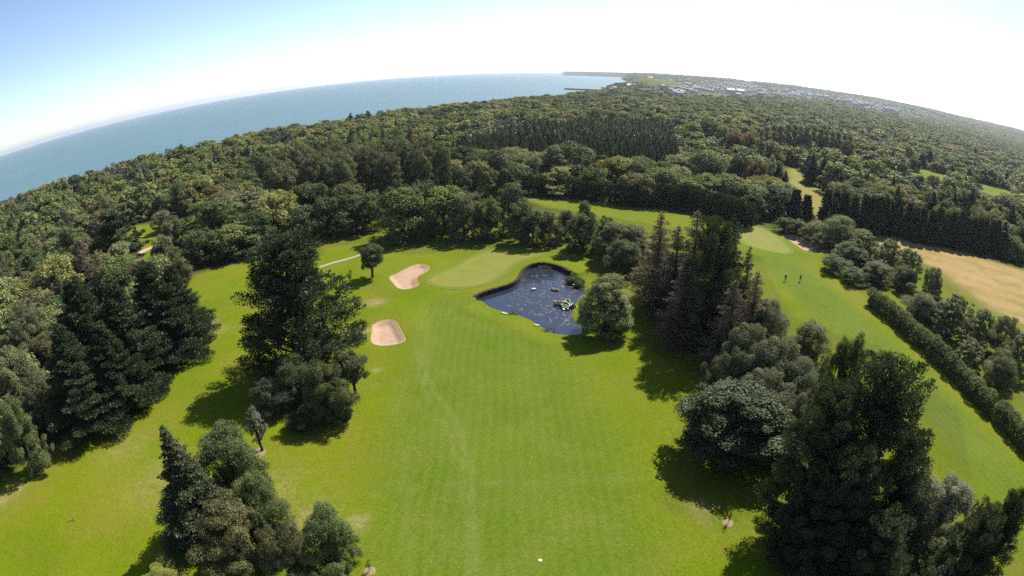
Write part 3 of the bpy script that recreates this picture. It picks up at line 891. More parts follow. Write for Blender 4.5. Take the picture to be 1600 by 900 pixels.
T('willow', 1535, 815, 7.5, 80, (.092, .100, .062), 'grey-green tree next to the corner pine at the bottom right')
T('willow', 1490, 740, 9.5, 125, (.118, .126, .080), 'pale grey rounded tree right of the great pine')
T('willow', 1450, 735, 9.0, 90, (.082, .090, .056), 'grey-green tree pressed against the right side of the great pine')
T('oak_b', 1500, 830, 7.0, 90, (.070, .082, .044), 'leafy tree at the bottom edge below the pale grey tree')
T('pine_b', 1560, 790, 12.5, 110, (.030, .044, .018), 'dark pine at the bottom right corner', name='pine_tree')
T('pine_a', 1602, 765, 13.5, 90, (.026, .040, .016), 'dark pine cut by the right edge at the bottom', name='pine_tree')
T('pine_b', 1490, 888, 7.0, 100, (.028, .040, .018), 'low dark pine at the bottom edge near the right corner', name='pine_tree')
# ---- trees along the long hedge on the right
hedge_trees = [(1318, 336, 9, 74, (.088, .104, .050), 'oak_a', 'bushy pale tree next to the far right bunker'), (1352, 360, 8.5, 70, (.080, .098, .044), 'airy', 'second bushy tree along the field edge from the far bunker'),
               (1392, 372, 8.5, 66, (.092, .106, .052), 'airy', 'third tree along the field edge, broad and pale'), (1425, 386, 9, 56, (.088, .100, .046), 'airy', 'fourth tree along the field edge with gaps showing straw field'),
               (1464, 415, 9.5, 46, (.092, .110, .056), 'birch_a', 'slim pale tree standing above the long hedge'), (1418, 412, 6.0, 46, (.058, .074, .034), 'oak_b', 'low dark tree between the long hedge and the field edge'),
               (1500, 460, 8.5, 76, (.070, .082, .044), 'airy', 'broad grey-green tree behind the middle of the long hedge'), (1540, 480, 8.5, 66, (.084, .100, .048), 'airy', 'pale leafy tree behind the long hedge, second from right edge'),
               (1580, 492, 9.0, 74, (.088, .102, .050), 'birch_b', 'loose pale tree behind the long hedge at the right edge'), (1575, 545, 6.5, 60, (.072, .086, .038), 'oak_a', 'lower leafy tree between the long hedge and the right edge'),
               (1308, 395, 4.5, 50, (.070, .086, .040), 'round', 'round bush below the pale tree by the far bunker'), (1340, 415, 4.0, 50, (.062, .078, .036), 'round', 'round dark bush at the upper end of the long hedge'),
               (1375, 408, 5.0, 56, (.070, .086, .040), 'oak_b', 'squat leafy tree right behind the upper end of the long hedge'), (1445, 455, 5.5, 56, (.080, .096, .048), 'oak_a', 'squat pale tree behind the long hedge below the slim pale tree'),
               (1478, 470, 5.0, 50, (.060, .076, .036), 'oak_b', 'squat dark tree filling the belt behind the long hedge'), (1522, 528, 5.5, 60, (.076, .092, .044), 'airy', 'squat leafy tree behind the lower part of the long hedge'),
               (1335, 378, 6.0, 60, (.076, .092, .046), 'oak_b', 'squat leafy tree between the first and second field edge trees'), (1600, 520, 8.0, 70, (.080, .094, .046), 'airy', 'leafy tree behind the long hedge cut by the right edge')]
for (px, py, h, w, col, key, lab) in hedge_trees:
    T(key, px, py, h, w, col, lab, name='bush' if key == 'round' else 'broadleaf_tree', cat='bush' if key == 'round' else 'tree')
for i, (px, py, w, col) in enumerate(((1228, 338, 30, G_MID), (1246, 341, 34, (.066, .084, .036)), (1268, 350, 36, (.080, .092, .046)), (1285, 362, 32, (.072, .086, .040)))):
    T('mid_b', px, py, 4.5, w, col, '%s bush from the left in the thicket above the far bunker' % ORD[i], name='bush', cat='bush', group='thicket above the far bunker')
T('mid_a', 1150, 274, 11.5, 62, (.074, .092, .044), 'rounded pale-topped tree at the right end of the dark clipped hedge')
T('mid_b', 1178, 302, 8.0, 44, (.060, .078, .034), 'smaller leafy tree below the pale-topped one at the hedge end')
T('mid_c', 1216, 287, 10.5, 66, (.036, .050, .026), 'dark round tree above the far right green')
T('mid_cypress', 1246, 293, 10.5, 26, (.026, .040, .020), 'left dark spiky conifer beside the straw clearing', name='cypress_tree')
T('mid_cypress', 1263, 302, 8.0, 24, (.028, .044, .020), 'right dark spiky conifer beside the straw clearing', name='cypress_tree')
T('mid_b', 1310, 283, 7.5, 40, (.095, .100, .066), 'pale blossomy tree at the left end of the long dark conifer row')
T('mid_a', 1586, 305, 15.0, 80, (.075, .090, .036), 'large tree with lit edge at the right edge of the picture')
# ---- landmark trees of the wood behind the dark hedge
for (px, py, h, w, col, key, lab) in ((885, 220, 15.5, 92, (.056, .070, .034), 'mid_c', 'great domed beech rising above the dark clipped hedge'), (775, 229, 13.5, 54, (.060, .064, .040), 'mid_c', 'dark rounded tree left of the great domed beech'),
                                     (966, 243, 11.0, 66, (.112, .120, .030), 'mid_a', 'yellow-green tree just right of the great domed beech'), (832, 242, 11, 36, (.080, .094, .048), 'mid_a', 'small pale tree against the left of the domed beech'),
                                     (1110, 234, 15.0, 66, (.072, .092, .040), 'mid_a', 'big pale-crowned tree above the right part of the clipped hedge'), (1158, 240, 13, 40, (.034, .050, .024), 'mid_b', 'dark tree right of the big pale-crowned tree'),
                                     (1185, 246, 13, 44, (.085, .074, .034), 'mid_b', 'autumn brown tree beside the straw clearing'), (1150, 203, 15, 34, (.095, .070, .034), 'mid_a', 'russet tree in the wood, left of two'),
                                     (1172, 206, 15, 26, (.100, .074, .036), 'mid_b', 'russet tree in the wood, right of two'), (1110, 186, 16, 50, (.048, .066, .034), 'mid_c', 'large dark domed tree deep in the wood left of the poplars'),
                                     (1205, 218, 14, 44, (.096, .104, .050), 'mid_a', 'pale tree at the head of the straw clearing'), (720, 225, 13, 50, (.036, .054, .024), 'mid_b', 'dark leafy tree at the left of the wood behind the hedge'),
                                     (715, 258, 10.5, 40, (.030, .046, .022), 'mid_c', 'dark bush-like tree left of the clipped hedge end'), (765, 262, 9.5, 38, (.058, .080, .026), 'mid_c', 'small green-topped tree beside the clipped hedge end'),
                                     (795, 258, 10, 46, (.036, .052, .024), 'mid_c', 'dark round tree behind the clipped hedge end'), (1000, 248, 11, 40, (.085, .098, .050), 'mid_b', 'pale leafy tree right of the yellow-green tree'),
                                     (1045, 262, 11, 46, (.086, .100, .050), 'mid_a', 'light green tree above the gap in the clipped hedge')):
    e_ = T(key, px, py, h, w, col, lab); planted.append((e_.location.x, e_.location.y, 1.1 * e_.scale.x * PROTO[key][3] + 1.0)); planted.append((e_.location.x * .95, e_.location.y * .95, .8 * e_.scale.x * PROTO[key][3] + 1.0))
# separate trees round the far right lawns
for (px, py, h, w, col, key, lab) in ((1466, 253, 7, 28, (.075, .056, .046), 'mid_a', 'purplish brown round tree standing on the far right lawn'), (1438, 272, 9, 26, (.028, .044, .022), 'mid_c', 'dark egg-shaped tree in front of the upper far lawn'),
                                     (1460, 272, 7, 26, (.095, .100, .036), 'mid_b', 'yellowish small tree in front of the upper far lawn'), (1415, 262, 9, 30, (.036, .052, .026), 'mid_c', 'dark rounded tree left of the upper far lawn'),
                                     (1378, 262, 8.5, 32, (.050, .066, .034), 'mid_b', 'dark leafy tree two places left of the upper far lawn'), (1350, 268, 7, 26, (.086, .096, .060), 'mid_a', 'grey round tree behind the long dark conifer row'),
                                     (1422, 288, 7.5, 32, (.062, .076, .044), 'mid_c', 'grey-green dome tree just behind the long dark conifer row'), (1516, 262, 14, 34, (.028, .042, .024), 'mid_spruce', 'big dark spruce between the two far lawns'),
                                     (1459, 228, 12, 26, (.044, .066, .030), 'mid_c', 'dark round tree above the upper far lawn'), (1430, 246, 9, 24, (.050, .062, .036), 'mid_a', 'small dark tree at the upper edge of the far lawn'),
                                     (1500, 230, 12, 32, (.115, .116, .044), 'mid_b', 'yellow-topped tree above the gap between the far lawns'), (1572, 264, 9, 30, (.060, .074, .048), 'mid_a', 'round grey-green tree above the lower far lawn'),
                                     (1545, 262, 10, 26, (.070, .084, .050), 'mid_b', 'pale tree left of the round one above the lower far lawn'), (1490, 300, 8.5, 40, (.066, .074, .044), 'mid_c', 'grey dome tree behind the right part of the conifer row'),
                                     (1360, 245, 9, 36, (.084, .096, .040), 'mid_b', 'light olive tree right of the dark spruces'), (1395, 232, 11, 34, (.046, .058, .036), 'mid_birch', 'tall dull tree between the spruces and the far lawn'),
                                     (1480, 246, 10, 26, (.066, .086, .034), 'mid_b', 'green tree right behind the purplish tree on the far lawn')):
    T(key, px, py, h, w, col, lab, name='spruce_tree' if key == 'mid_spruce' else 'broadleaf_tree')
# dark spruces in front of the poplars
for i, (px, py, w) in enumerate(((1272, 238, 34), (1290, 240, 30), (1306, 246, 32), (1322, 244, 32))):
    T('mid_spruce', px, py, 14, w, (.024, .036, .020), '%s dark spruce from the left below the poplar row' % ORD[i], name='spruce_tree', group='dark spruces below the poplars')
# poplars
pp = [(1190, 200), (1200, 196), (1211, 193), (1222, 195), (1232, 193), (1243, 192), (1253, 195), (1263, 196), (1273, 195), (1283, 199), (1293, 200), (1303, 203), (1313, 205), (1322, 208), (1331, 210)]
for i, (px, py) in enumerate(pp):
    T('mid_poplar', px, py, 20, 15, (.118, .128, .072), '%s slender poplar from the left in the row across the wood' % ORD[i], name='poplar_tree', group='row of poplars')

# ------------------------------------------------------------------ hedges
def hedge(name, pts_px, h, wid, n, L, W, col, label, seed, mode='leaf', mat=None, ragged=.12):
    P = resample(chaikin(np.array([at(a, b, h) for a, b in pts_px]), 2), wid * .42)
    g = np.random.default_rng(seed)
    o0 = P.mean(0)
    e = tag(empty(name, (o0[0], o0[1], 0)), label, 'hedge')
    C, Rr = [], []
    stems = []
    for i, q in enumerate(P):
        hh = h * (1 + ragged * g.normal())
        z0 = g1(q[0], q[1])
        lv = max(2, int(h / (wid * .55)))
        for s in range(lv):
            f = (s + .5) / lv
            C.append((q[0] - o0[0] + g.normal() * wid * .10, q[1] - o0[1] + g.normal() * wid * .10, z0 + hh * f))
            rr = wid * .5 * g.uniform(.8, 1.15) * (1 - .22 * f)
            Rr.append((rr, rr, hh / lv * .62))
        stems.append(([(q[0] - o0[0], q[1] - o0[1], z0 - .3), (q[0] - o0[0], q[1] - o0[1], z0 + hh * .7)], [.09, .03]))
    cm = crown_mesh('hedge_crown', np.array(C), diag(Rr), n, L, W, mode, mat or LEAF, seed, cull=.6, up=.3, shell=(.6, 1.1))
    c = obj('crown', cm, e); c.color = (*col, 1)
    obj('stem', tubes('hedge_stem', stems, BARK, 4), e)['kind'] = 'stuff'
    for q in P[::2]: planted.append((q[0], q[1], 2.5))
    return e

hedge('clipped_hedge', [(812, 274), (860, 276), (910, 280), (960, 287), (1006, 292)], 6.2, 4.2, 26000, .62, .32, (.020, .034, .014), 'tall dark clipped conifer hedge beyond the far fairway, left of the gap', 61, 'tuft', NEEDLE, .035)
hedge('clipped_hedge', [(1016, 287), (1060, 291), (1100, 296), (1140, 305), (1175, 318)], 7.0, 4.2, 24000, .62, .32, (.022, .036, .015), 'tall dark clipped conifer hedge beyond the far fairway, right of the gap', 62, 'tuft', NEEDLE, .035)
hedge('long_hedge', [(1364, 452), (1400, 474), (1440, 506), (1480, 540), (1520, 578), (1562, 618), (1615, 668), (1680, 740)], 3.4, 3.4, 60000, .34, .22, (.058, .074, .030), 'long leafy hedge bordering the right fairway', 63, ragged=.06)
# row of tall dark conifers beyond the straw field: each tree its own
A = [(1297, 292), (1330, 300), (1365, 306), (1400, 308), (1435, 318), (1470, 324), (1505, 331), (1535, 336), (1562, 340)]
Q = resample(np.array([at(a, b, 12.0) for a, b in A]), 3.1)
for i, q in enumerate(Q):
    hh = 12.0 * random.uniform(.92, 1.08)
    plant('mid_cypress', q[0] + random.uniform(-.4, .4), q[1] + random.uniform(-.4, .4), hh, random.uniform(2.2, 2.7), (.026, .040, .019) if i % 3 else (.034, .046, .022),
          'tall dark conifer standing tight in the long row beyond the straw field', 'conifer row beyond the straw field', 'conifer_tree')
    planted.append((q[0], q[1], 2.5))

# ------------------------------------------------------------------ the woods
PLANTATION = np.array([at(a, b, 11) for a, b in ((690, 222), (760, 196), (850, 184), (1000, 180), (1050, 186), (1062, 236), (960, 236), (850, 222), (760, 226))])
ALDERS = np.array([at(a, b, 17) for a, b in ((395, 238), (470, 218), (560, 205), (640, 203), (690, 208), (690, 236), (600, 246), (480, 256), (400, 268))])
TOWN = np.vstack([[at(q_[0], q_[1], 11) for q_ in ((1005, 147), (1060, 149), (1130, 151), (1200, 153), (1285, 157), (1345, 169), (1405, 181), (1432, 182))], [(2300, 2250), (2900, 3400), (1000, 3600), (640, 2500), (420, 1650), (330, 1450)]])
g = np.random.default_rng(99)
cand = []
for (d0, d1, sp) in ((60, 420, 8.0), (420, 1000, 11.2), (1000, 1900, 14.0), (1900, 4800, 26.0)):
    n = int(2 * d1 / sp)
    gx, gy = np.meshgrid((np.arange(n) - n / 2) * sp, np.arange(int(d1 / sp) + 1) * sp)
    gx = gx + g.uniform(-.42, .42, gx.shape) * sp; gy = gy + g.uniform(-.42, .42, gy.shape) * sp
    D = np.hypot(gx, gy); A_ = np.degrees(np.arctan2(gx, gy))
    k = (D >= d0) & (D < d1) & (np.abs(A_) < 66)
    cand.append(np.stack([gx[k], gy[k], np.full(k.sum(), sp)], 1))
cand = np.vstack(cand)
X, Y, S = cand.T
D = np.hypot(X, Y)
k = inside(COAST, X, Y) & (dist(COAST, X, Y) > 14)
# keep what the drone sees of the open ground free of trees
hh0 = 14.5
for P in OPENS:
    for f in np.linspace(1, H / (H - hh0 * .85), 5):
        k &= ~inside(P, X * f, Y * f)
    k &= ~((dist(P, X, Y) < 3.5) & (D < 420))
near_block = (D < 175) & (X > -62 + 0 * X) & (X < 140)
k &= ~near_block
town = inside(TOWN, X, Y)
k &= g.random(len(X)) > .07
k &= ~inside(np.array([at(a_, b_, 1) for a_, b_ in ((1070, 133.5), (1175, 134.5), (1185, 150), (1120, 150), (1075, 148))]), X, Y)
k &= ~(town & (g.random(len(X)) < np.where(S > 20, .55, .86)))
k &= ~(inside(poly([(108, 306), (128, 303), (140, 330), (112, 332)]), X, Y))
heath = (np.hypot((X - 470) / 230, (Y - 1850) / 200) < 1)
k &= ~heath
k &= ~((D > 1900) & (g.random(len(X)) < .35 + .3 * (wobble(X, Y, 700.0) > .1)))
X, Y, S, D = X[k], Y[k], S[k], D[k]
pl = np.array(planted)
k = np.ones(len(X), bool)
for a, b, r in pl:
    k &= (np.hypot(X - a, Y - b) > r)
X, Y, S, D = X[k], Y[k], S[k], D[k]
plant_k = inside(PLANTATION, X, Y)
ald_k = inside(ALDERS, X, Y)
town2 = inside(TOWN, X, Y)
Z = gz(X, Y)
# the plantation is set closer than the wood
px0, py0 = PLANTATION.min(0); px1, py1 = PLANTATION.max(0)
ex, ey = np.meshgrid(np.arange(px0, px1, 4.6), np.arange(py0, py1, 4.6))
ex = (ex + g.uniform(-1.2, 1.2, ex.shape)).ravel(); ey = (ey + g.uniform(-1.2, 1.2, ey.shape)).ravel()
m = inside(PLANTATION, ex, ey)
for a, b, r in pl: m &= (np.hypot(ex - a, ey - b) > r)
ex, ey = ex[m], ey[m]

AZ = np.degrees(np.arctan2(X, Y))
order = np.argsort(D)
n_wood = 0
stuff = []        # (x, y, z, kind, scale r, scale h, rot)
WCOL = [(.048, .070, .024), (.070, .098, .032), (.088, .110, .042), (.110, .124, .054), (.060, .082, .034), (.100, .096, .046), (.130, .140, .046), (.040, .060, .024)]
WADJ = ['dark green', 'fresh green', 'olive green', 'pale grey-green', 'deep green', 'brownish', 'yellowish', 'blackish green']
def region(x, y, d, a):
    if a < -50: return 'tree at the far left edge of the wood', 'wood at the left edge'
    if a < -38: return 'tree in the left wood below the sea', 'wood at the left below the sea'
    if a < -24: return 'tree in the coastal wood above the left lawn', 'coastal wood above the left lawn'
    if a < -6: return 'tree in the coastal wood left of the plantation', 'coastal wood'
    if a < 12: return 'tree behind the left half of the clipped hedge', 'wood behind the clipped hedge, left'
    if a < 28: return 'tree behind the right half of the clipped hedge', 'wood behind the clipped hedge, right'
    return 'tree in the wood beyond the straw field', 'wood beyond the straw field'
vis = np.abs(AZ) < 57
for i in order:
    x, y, d = X[i], Y[i], D[i]
    if plant_k[i]: continue
    lump = 1 + .22 * float(wobble(np.array([x]), np.array([y]), 60.0)[0])
    coast = float(np.clip(dist(COAST, np.array([x]), np.array([y]))[0] / 110, .45, 1))
    h = g.uniform(8.5, 14.5) * lump * coast
    r = S[i] * (.52 + .48 * g.random() ** 1.7)
    h *= .80 + .45 * (r / S[i] - .4)
    h = min(h, 15.0 if d < 420 else 12.5)
    if d < 330 and -6 < AZ[i] < 32: h = min(h, 10.0)
    if ald_k[i]:
        h = g.uniform(16, 19.5); r = g.uniform(3.0, 4.2)
    if n_wood < 300 and vis[i] and d < 420:
        n_wood += 1
        lab, grp = region(x, y, d, AZ[i])
        u = g.random()
        if ald_k[i]:
            plant('mid_tall', x, y, h, r, [(.066, .078, .036), (.058, .072, .032), (.074, .080, .044)][int(g.integers(3))], 'tall slim tree in the pale stand above the leafy row', 'tall pale stand', 'broadleaf_tree', z=Z[i])
        elif AZ[i] < -44 and u < .35:
            plant('mid_larch', x, y, h * 1.1, r * .8, (.068, .060, .042), 'brownish spiky conifer in the wood at the left edge', 'brown conifers at the left edge', 'larch_tree', z=Z[i])
        elif AZ[i] > 28 and u < .26:
            plant('mid_spruce', x, y, h * 1.1, r * .7, (.026, .042, .022), 'dark pointed conifer in the mixed wood beyond the straw field', 'dark conifers beyond the straw field', 'spruce_tree', z=Z[i])
        else:
            key = ['mid_a', 'mid_b', 'mid_c', 'mid_birch'][int(g.integers(4))]
            ci_ = int(g.integers(len(WCOL)))
            plant(key, x, y, h, r, WCOL[ci_], ('%s %s%s' % (WADJ[ci_], lab, ', near the front' if d < 240 else '')), grp, z=Z[i])
    else:
        u = g.random()
        sp_ = float(wobble(np.array([x + 300.0]), np.array([y]), 170.0)[0]) + .35 * float(wobble(np.array([x]), np.array([y + 77.0]), 40.0)[0])
        kind = int(g.integers(4))
        if sp_ > .25 and u < .62 or u < .10: kind = 6 + int(g.integers(2))
        if sp_ < -.45 and u < .6 or u > .95: kind = 4; h *= 1.08; r *= .72
        if ald_k[i]: kind = 5
        if S[i] > 20: kind = 8; h = g.uniform(8, 14); r = S[i] * .6
        if town2[i]: h = min(h, g.uniform(5, 8)); r = min(r, 6)
        stuff.append((x, y, Z[i], kind, r, h, g.uniform(0, 6.28)))
pd = np.argsort(np.hypot(ex, ey))
for j, i in enumerate(pd):
    h = g.uniform(9.5, 12.5); r = g.uniform(2.0, 2.5)
    if j < 220:
        plant('mid_spruce', ex[i], ey[i], h, r, [(.034, .050, .026), (.042, .056, .032), (.028, .044, .022)][j % 3], 'young conifer in the %s part of the dark plantation, %s' % (('left', 'middle', 'right')[int(np.clip((pix((ex[i], ey[i], 10))[0] - 690) / 125, 0, 2))], 'along its front edge' if j < 60 else 'behind its front edge'), 'conifer plantation', 'plantation_conifer')
    else:
        stuff.append((ex[i], ey[i], g1(ex[i], ey[i]), 4, r, h, g.uniform(0, 6.28)))

# low kinds for the far wood, kept in a collection of their own that the wood spreads
FAR = bpy.data.collections.new('far_kinds')
def far_kind(idx, key, mat, z):
    cm, tm_, h, r = PROTO.pop(key)
    cm.materials.clear(); cm.materials.append(mat)
    o = bpy.data.objects.new('%d_%s' % (idx, key), cm)
    FAR.objects.link(o)
    FARN.append((h, r))
FARN = []
oak('far_a', 71, 1700, .95, k=34, cr=.30, up=.7, jit=.4); far_kind(0, 'far_a', FAR_LEAF, 0)
oak('far_b', 72, 1700, .95, k=46, cr=.25, rough=.3, up=.7, jit=.4); far_kind(1, 'far_b', FAR_LEAF, 0)
oak('far_c', 73, 1700, .90, k=60, cr=.20, low=.6, q=.5, up=.7, jit=.4); far_kind(2, 'far_c', FAR_LEAF, 0)
oak('far_d', 74, 1700, .95, k=28, cr=.33, h=13, r=4.2, up=.7, jit=.4); far_kind(3, 'far_d', FAR_LEAF, 0)
spruce('far_e', 75, 1500, .9, h=12, r=2.4, W=.45, dens=.7); far_kind(4, 'far_e', FAR_NEEDLE, 0)
oak('far_f', 76, 2100, 1.0, h=18, r=3.6, k=50, cr=.28, mode='droop', W=.5); far_kind(5, 'far_f', FAR_LEAF, 0)
oak('far_h', 78, 1700, .95, k=40, cr=.26, rough=.3, up=.7, jit=.4); far_kind(6, 'far_h', DARK_LEAF, 0)
oak('far_i', 79, 1700, .90, k=56, cr=.22, low=.62, q=.5, up=.7, jit=.4); far_kind(7, 'far_i', DARK_LEAF, 0)
oak('far_g', 77, 1100, 2.2, h=12, r=12, k=50, cr=.22, up=.7, jit=.35); far_kind(8, 'far_g', FAR_LEAF, 0)

st = np.array(stuff)
me = bpy.data.meshes.new('far_wood')
me.vertices.add(len(st)); me.vertices.foreach_set('co', np.ascontiguousarray(st[:, :3], np.float32).ravel())
ki = st[:, 3].astype(np.int32)
a = me.attributes.new('kind', 'INT', 'POINT'); a.data.foreach_set('value', ki)
hn = np.array([q[0] for q in FARN])[ki]; rn_ = np.array([q[1] for q in FARN])[ki]
a = me.attributes.new('size', 'FLOAT_VECTOR', 'POINT')
a.data.foreach_set('vector', np.ascontiguousarray(np.stack([st[:, 4] / rn_, st[:, 4] / rn_, st[:, 5] / hn], 1), np.float32).ravel())
a = me.attributes.new('turn', 'FLOAT_VECTOR', 'POINT')
a.data.foreach_set('vector', np.ascontiguousarray(np.stack([0 * ki, 0 * ki, st[:, 6]], 1), np.float32).ravel())
wood = tag(obj('far_wood', me), 'far wooded country reaching from the plantation to the horizon', 'wood', kind='stuff')
ng = bpy.data.node_groups.new('spread_trees', 'GeometryNodeTree')
ng.interface.new_socket('Geometry', in_out='INPUT', socket_type='NodeSocketGeometry')
ng.interface.new_socket('Geometry', in_out='OUTPUT', socket_type='NodeSocketGeometry')
gi, go = ng.nodes.new('NodeGroupInput'), ng.nodes.new('NodeGroupOutput')
ip = ng.nodes.new('GeometryNodeInstanceOnPoints')
ci = ng.nodes.new('GeometryNodeCollectionInfo')
ci.inputs['Collection'].default_value = FAR
ci.inputs['Separate Children'].default_value = True
ci.inputs['Reset Children'].default_value = True
ip.inputs['Pick Instance'].default_value = True
def named(nm, dt):
    q = ng.nodes.new('GeometryNodeInputNamedAttribute'); q.data_type = dt; q.inputs['Name'].default_value = nm
    return q.outputs[0]
ng.links.new(gi.outputs[0], ip.inputs['Points'])
ng.links.new(ci.outputs[0], ip.inputs['Instance'])
ng.links.new(named('kind', 'INT'), ip.inputs['Instance Index'])
er = ng.nodes.new('FunctionNodeEulerToRotation')
ng.links.new(named('turn', 'FLOAT_VECTOR'), er.inputs[0])
ng.links.new(er.outputs[0], ip.inputs['Rotation'])
ng.links.new(named('size', 'FLOAT_VECTOR'), ip.inputs['Scale'])
ng.links.new(ip.outputs[0], go.inputs[0])
md = wood.modifiers.new('spread', 'NODES'); md.node_group = ng
print('trees in wood', n_wood, 'far', len(stuff), 'plantation', len(ex))

# ------------------------------------------------------------------ far town, harbour
WALLW = simple('white_render', (.66, .64, .62), .8, .06, .5)
ROOFG = simple('glint_slate_roof', (.52, .50, .52), .8, .2, .8, .1)  # slate made pale: the sun's glint on the roofs is painted into the colour
ROOFR = simple('glint_red_tile_roof', (.55, .42, .38), .85, .2, .8, .1)  # tiles lightened too, sun glint put into their colour
ROOFW = simple('glint_pale_metal_roof', (.95, .90, .90), .8, .05, .5, .1)  # near white, with the glint of backlit roofs painted in
def on_land(px, py, up=0.0):
    z = 0.0
    for _ in range(12):
        x, y = at(px, py, min(z + up, 33.0)); z = .5 * z + .5 * g1(x, y)
    return x, y, z
def gable(name, lx, ly, h, rise, mat, over=.5):
    a, b = lx / 2 + over, ly / 2 + over
    v = [(-a, -b, h), (a, -b, h), (a, b, h), (-a, b, h), (-a, 0, h + rise), (a, 0, h + rise), (-a, -b, h - .25), (a, -b, h - .25), (a, b, h - .25), (-a, b, h - .25)]
    f = [(0, 1, 5, 4), (2, 3, 4, 5), (3, 0, 4), (1, 2, 5), (6, 7, 1, 0), (8, 9, 3, 2), (7, 8, 2, 1), (9, 6, 0, 3), (9, 8, 7, 6)]
    return mesh(name, v, f, [mat])
HM = {}
for nm, lx, ly, h, rise, rm in (('house', 11, 8, 5.2, 3.0, ROOFG), ('house_red', 10, 8, 4.6, 3.0, ROOFR), ('bungalow', 14, 8, 3.0, 2.6, ROOFG), ('mobile', 14, 6.0, 3.0, 2.4, ROOFW), ('shed', 26, 15, 6.0, 5.0, ROOFW), ('cottage', 12, 7, 3.2, 3.2, ROOFR)):
    HM[nm] = (box_mesh('wall_' + nm, lx, ly, h + 6, [WALLW], -6), gable('roof_' + nm, lx, ly, h, rise, rm, .15 if nm == 'mobile' else .5), box_mesh('chimney_' + nm, .9, .7, 1.6, [WALLW], h + rise * .75))
def house(kind, x, y, z, rz, label, group=None, name='house', cat='house', chimney=True):
    e = tag(empty(name, (x, y, z), rz), label, cat, group)
    w, r, c = HM[kind]
    obj('wall', w, e); obj('roof', r, e)
    if chimney: obj('chimney', c, e, (random.choice((-3.2, 3.2)), 0, 0))
    return e
random.seed(21)
for (a, b, n) in (((1086, 135.5), (1114, 143), 7), ((1093, 135), (1122, 142.5), 7), ((1102, 135), (1129, 142), 6), ((1111, 135.5), (1121, 139), 3), ((1124, 136), (1152, 143.5), 6), ((1133, 137), (1166, 144), 7), ((1146, 138), (1170, 143), 5)):
    A0, B0 = on_land(*a, 1.5), on_land(*b, 1.5)
    for i in range(n):
        f = i / max(1, n - 1)
        x, y = A0[0] + (B0[0] - A0[0]) * f, A0[1] + (B0[1] - A0[1]) * f
        house('mobile', x, y, g1(x, y) + 2.5, math.atan2(B0[1] - A0[1], B0[0] - A0[0]) + random.uniform(-.15, .15), 'white mobile home in the long parallel rows of the far holiday park', 'mobile homes in the holiday park', 'mobile_home', 'mobile home', False)
for px, py, lab in ((1141, 144.5, 'left one of two large white sheds in front of the holiday park'), (1156, 145.5, 'right one of two large white sheds in front of the holiday park'), (1153, 149.5, 'small white shed nearest the wood edge, below the holiday park')):
    x, y, z = on_land(px, py, 3)
    house('shed' if py < 149 else 'bungalow', x, y, z + 5, .1, lab, None, 'shed', 'shed', False)
spots = []
for (x0, x1, y0, y1, n, sl_) in ((1045, 1090, 131, 147, 22, .05), (1170, 1250, 135, 147, 46, .10), (1095, 1200, 126, 134, 20, .09), (1240, 1292, 146, 150, 18, .05), (1316, 1362, 152, 159, 16, .22), (1350, 1412, 161, 171, 34, .17), (1250, 1330, 140, 148, 18, .16)):
    for _ in range(n):
        px = random.uniform(x0, x1); spots.append((px, random.uniform(y0, y1) + (px - x0) * sl_ * .5, {1045: 'left of the holiday park', 1170: 'right of the holiday park', 1095: 'on the slope above the holiday park', 1240: 'at the wood edge right of the town', 1316: 'on the ridge far right of the town', 1350: 'in the cluster at the far right', 1250: 'in the fields above the wood edge'}[x0]))
for px, py, where in spots:
    x, y, z = on_land(px, py, 3)
    house(random.choice(('house', 'house', 'house_red', 'bungalow', 'bungalow')), x, y, z + 3.5, -math.atan2(x, y) + random.uniform(-.5, .5), 'small pale house among trees ' + where, 'far town houses ' + where)
for px, py, kind, lab in ((986, 138.5, 'shed', 'big white building on the quay below the green headland'), (977, 139, 'house', 'small white house left of the big quay building'), (982, 145.5, 'house', 'white house by the harbour at the wood edge'),
                          (972, 143, 'house_red', 'red-roofed house at the root of the pier'), (1036, 136, 'house', 'white house on the slope right of the headland'), (1044, 128, 'bungalow', 'pale low house beside the ochre field'), (1016, 123, 'shed', 'far white building on the bay behind the headland'),
                          (955, 140.5, 'bungalow', 'low pale building on the pier below the headland'), (944, 140, 'house', 'small pale house on the pier'), (960, 138.5, 'house', 'small pale house under the green headland')):
    x, y, z = on_land(px, py, 2)
    house(kind, x, y, max(z, -11) + 2, .2, lab, None, 'house' if kind != 'shed' else 'quay_building', 'house' if kind != 'shed' else 'building', False)
STONE = simple('dark_harbour_stone', (.10, .09, .085), .9, .3, .3)
PP = resample(np.array([at(a, b, -11) for a, b in ((882, 139.2), (905, 140.2), (930, 141.2), (960, 143.0), (985, 144.6))]), 40)
V, Fq = [], []
for i, q in enumerate(PP):
    for dx, z in ((-6, -14), (6, -14), (6, -8.2), (-6, -8.2)):
        V.append((q[0] - PP[0][0], q[1] + dx - PP[0][1], z))
for i in range(len(PP) - 1):
    for j in range(4): Fq.append((4 * i + j, 4 * i + (j + 1) % 4, 4 * i + 4 + (j + 1) % 4, 4 * i + 4 + j))
Fq += [(3, 2, 1, 0), tuple(4 * (len(PP) - 1) + j for j in range(4))]
tag(obj('harbour_pier', mesh('harbour_pier', V, Fq, [STONE]), None, (PP[0][0], PP[0][1], 0)), 'long dark stone pier running out into the sea', 'pier')
# two roofs in the left wood
x, y = at(105, 329, 4); house('cottage', x, y, g1(x, y), .5, 'small pale cottage with reddish roof among the trees at the left', None, 'cottage', 'house')
x, y = at(219, 266, 8); house('cottage', x, y, g1(x, y) + 2.5, 2.2, 'white house half hidden in the coastal wood', None, 'house', 'house')

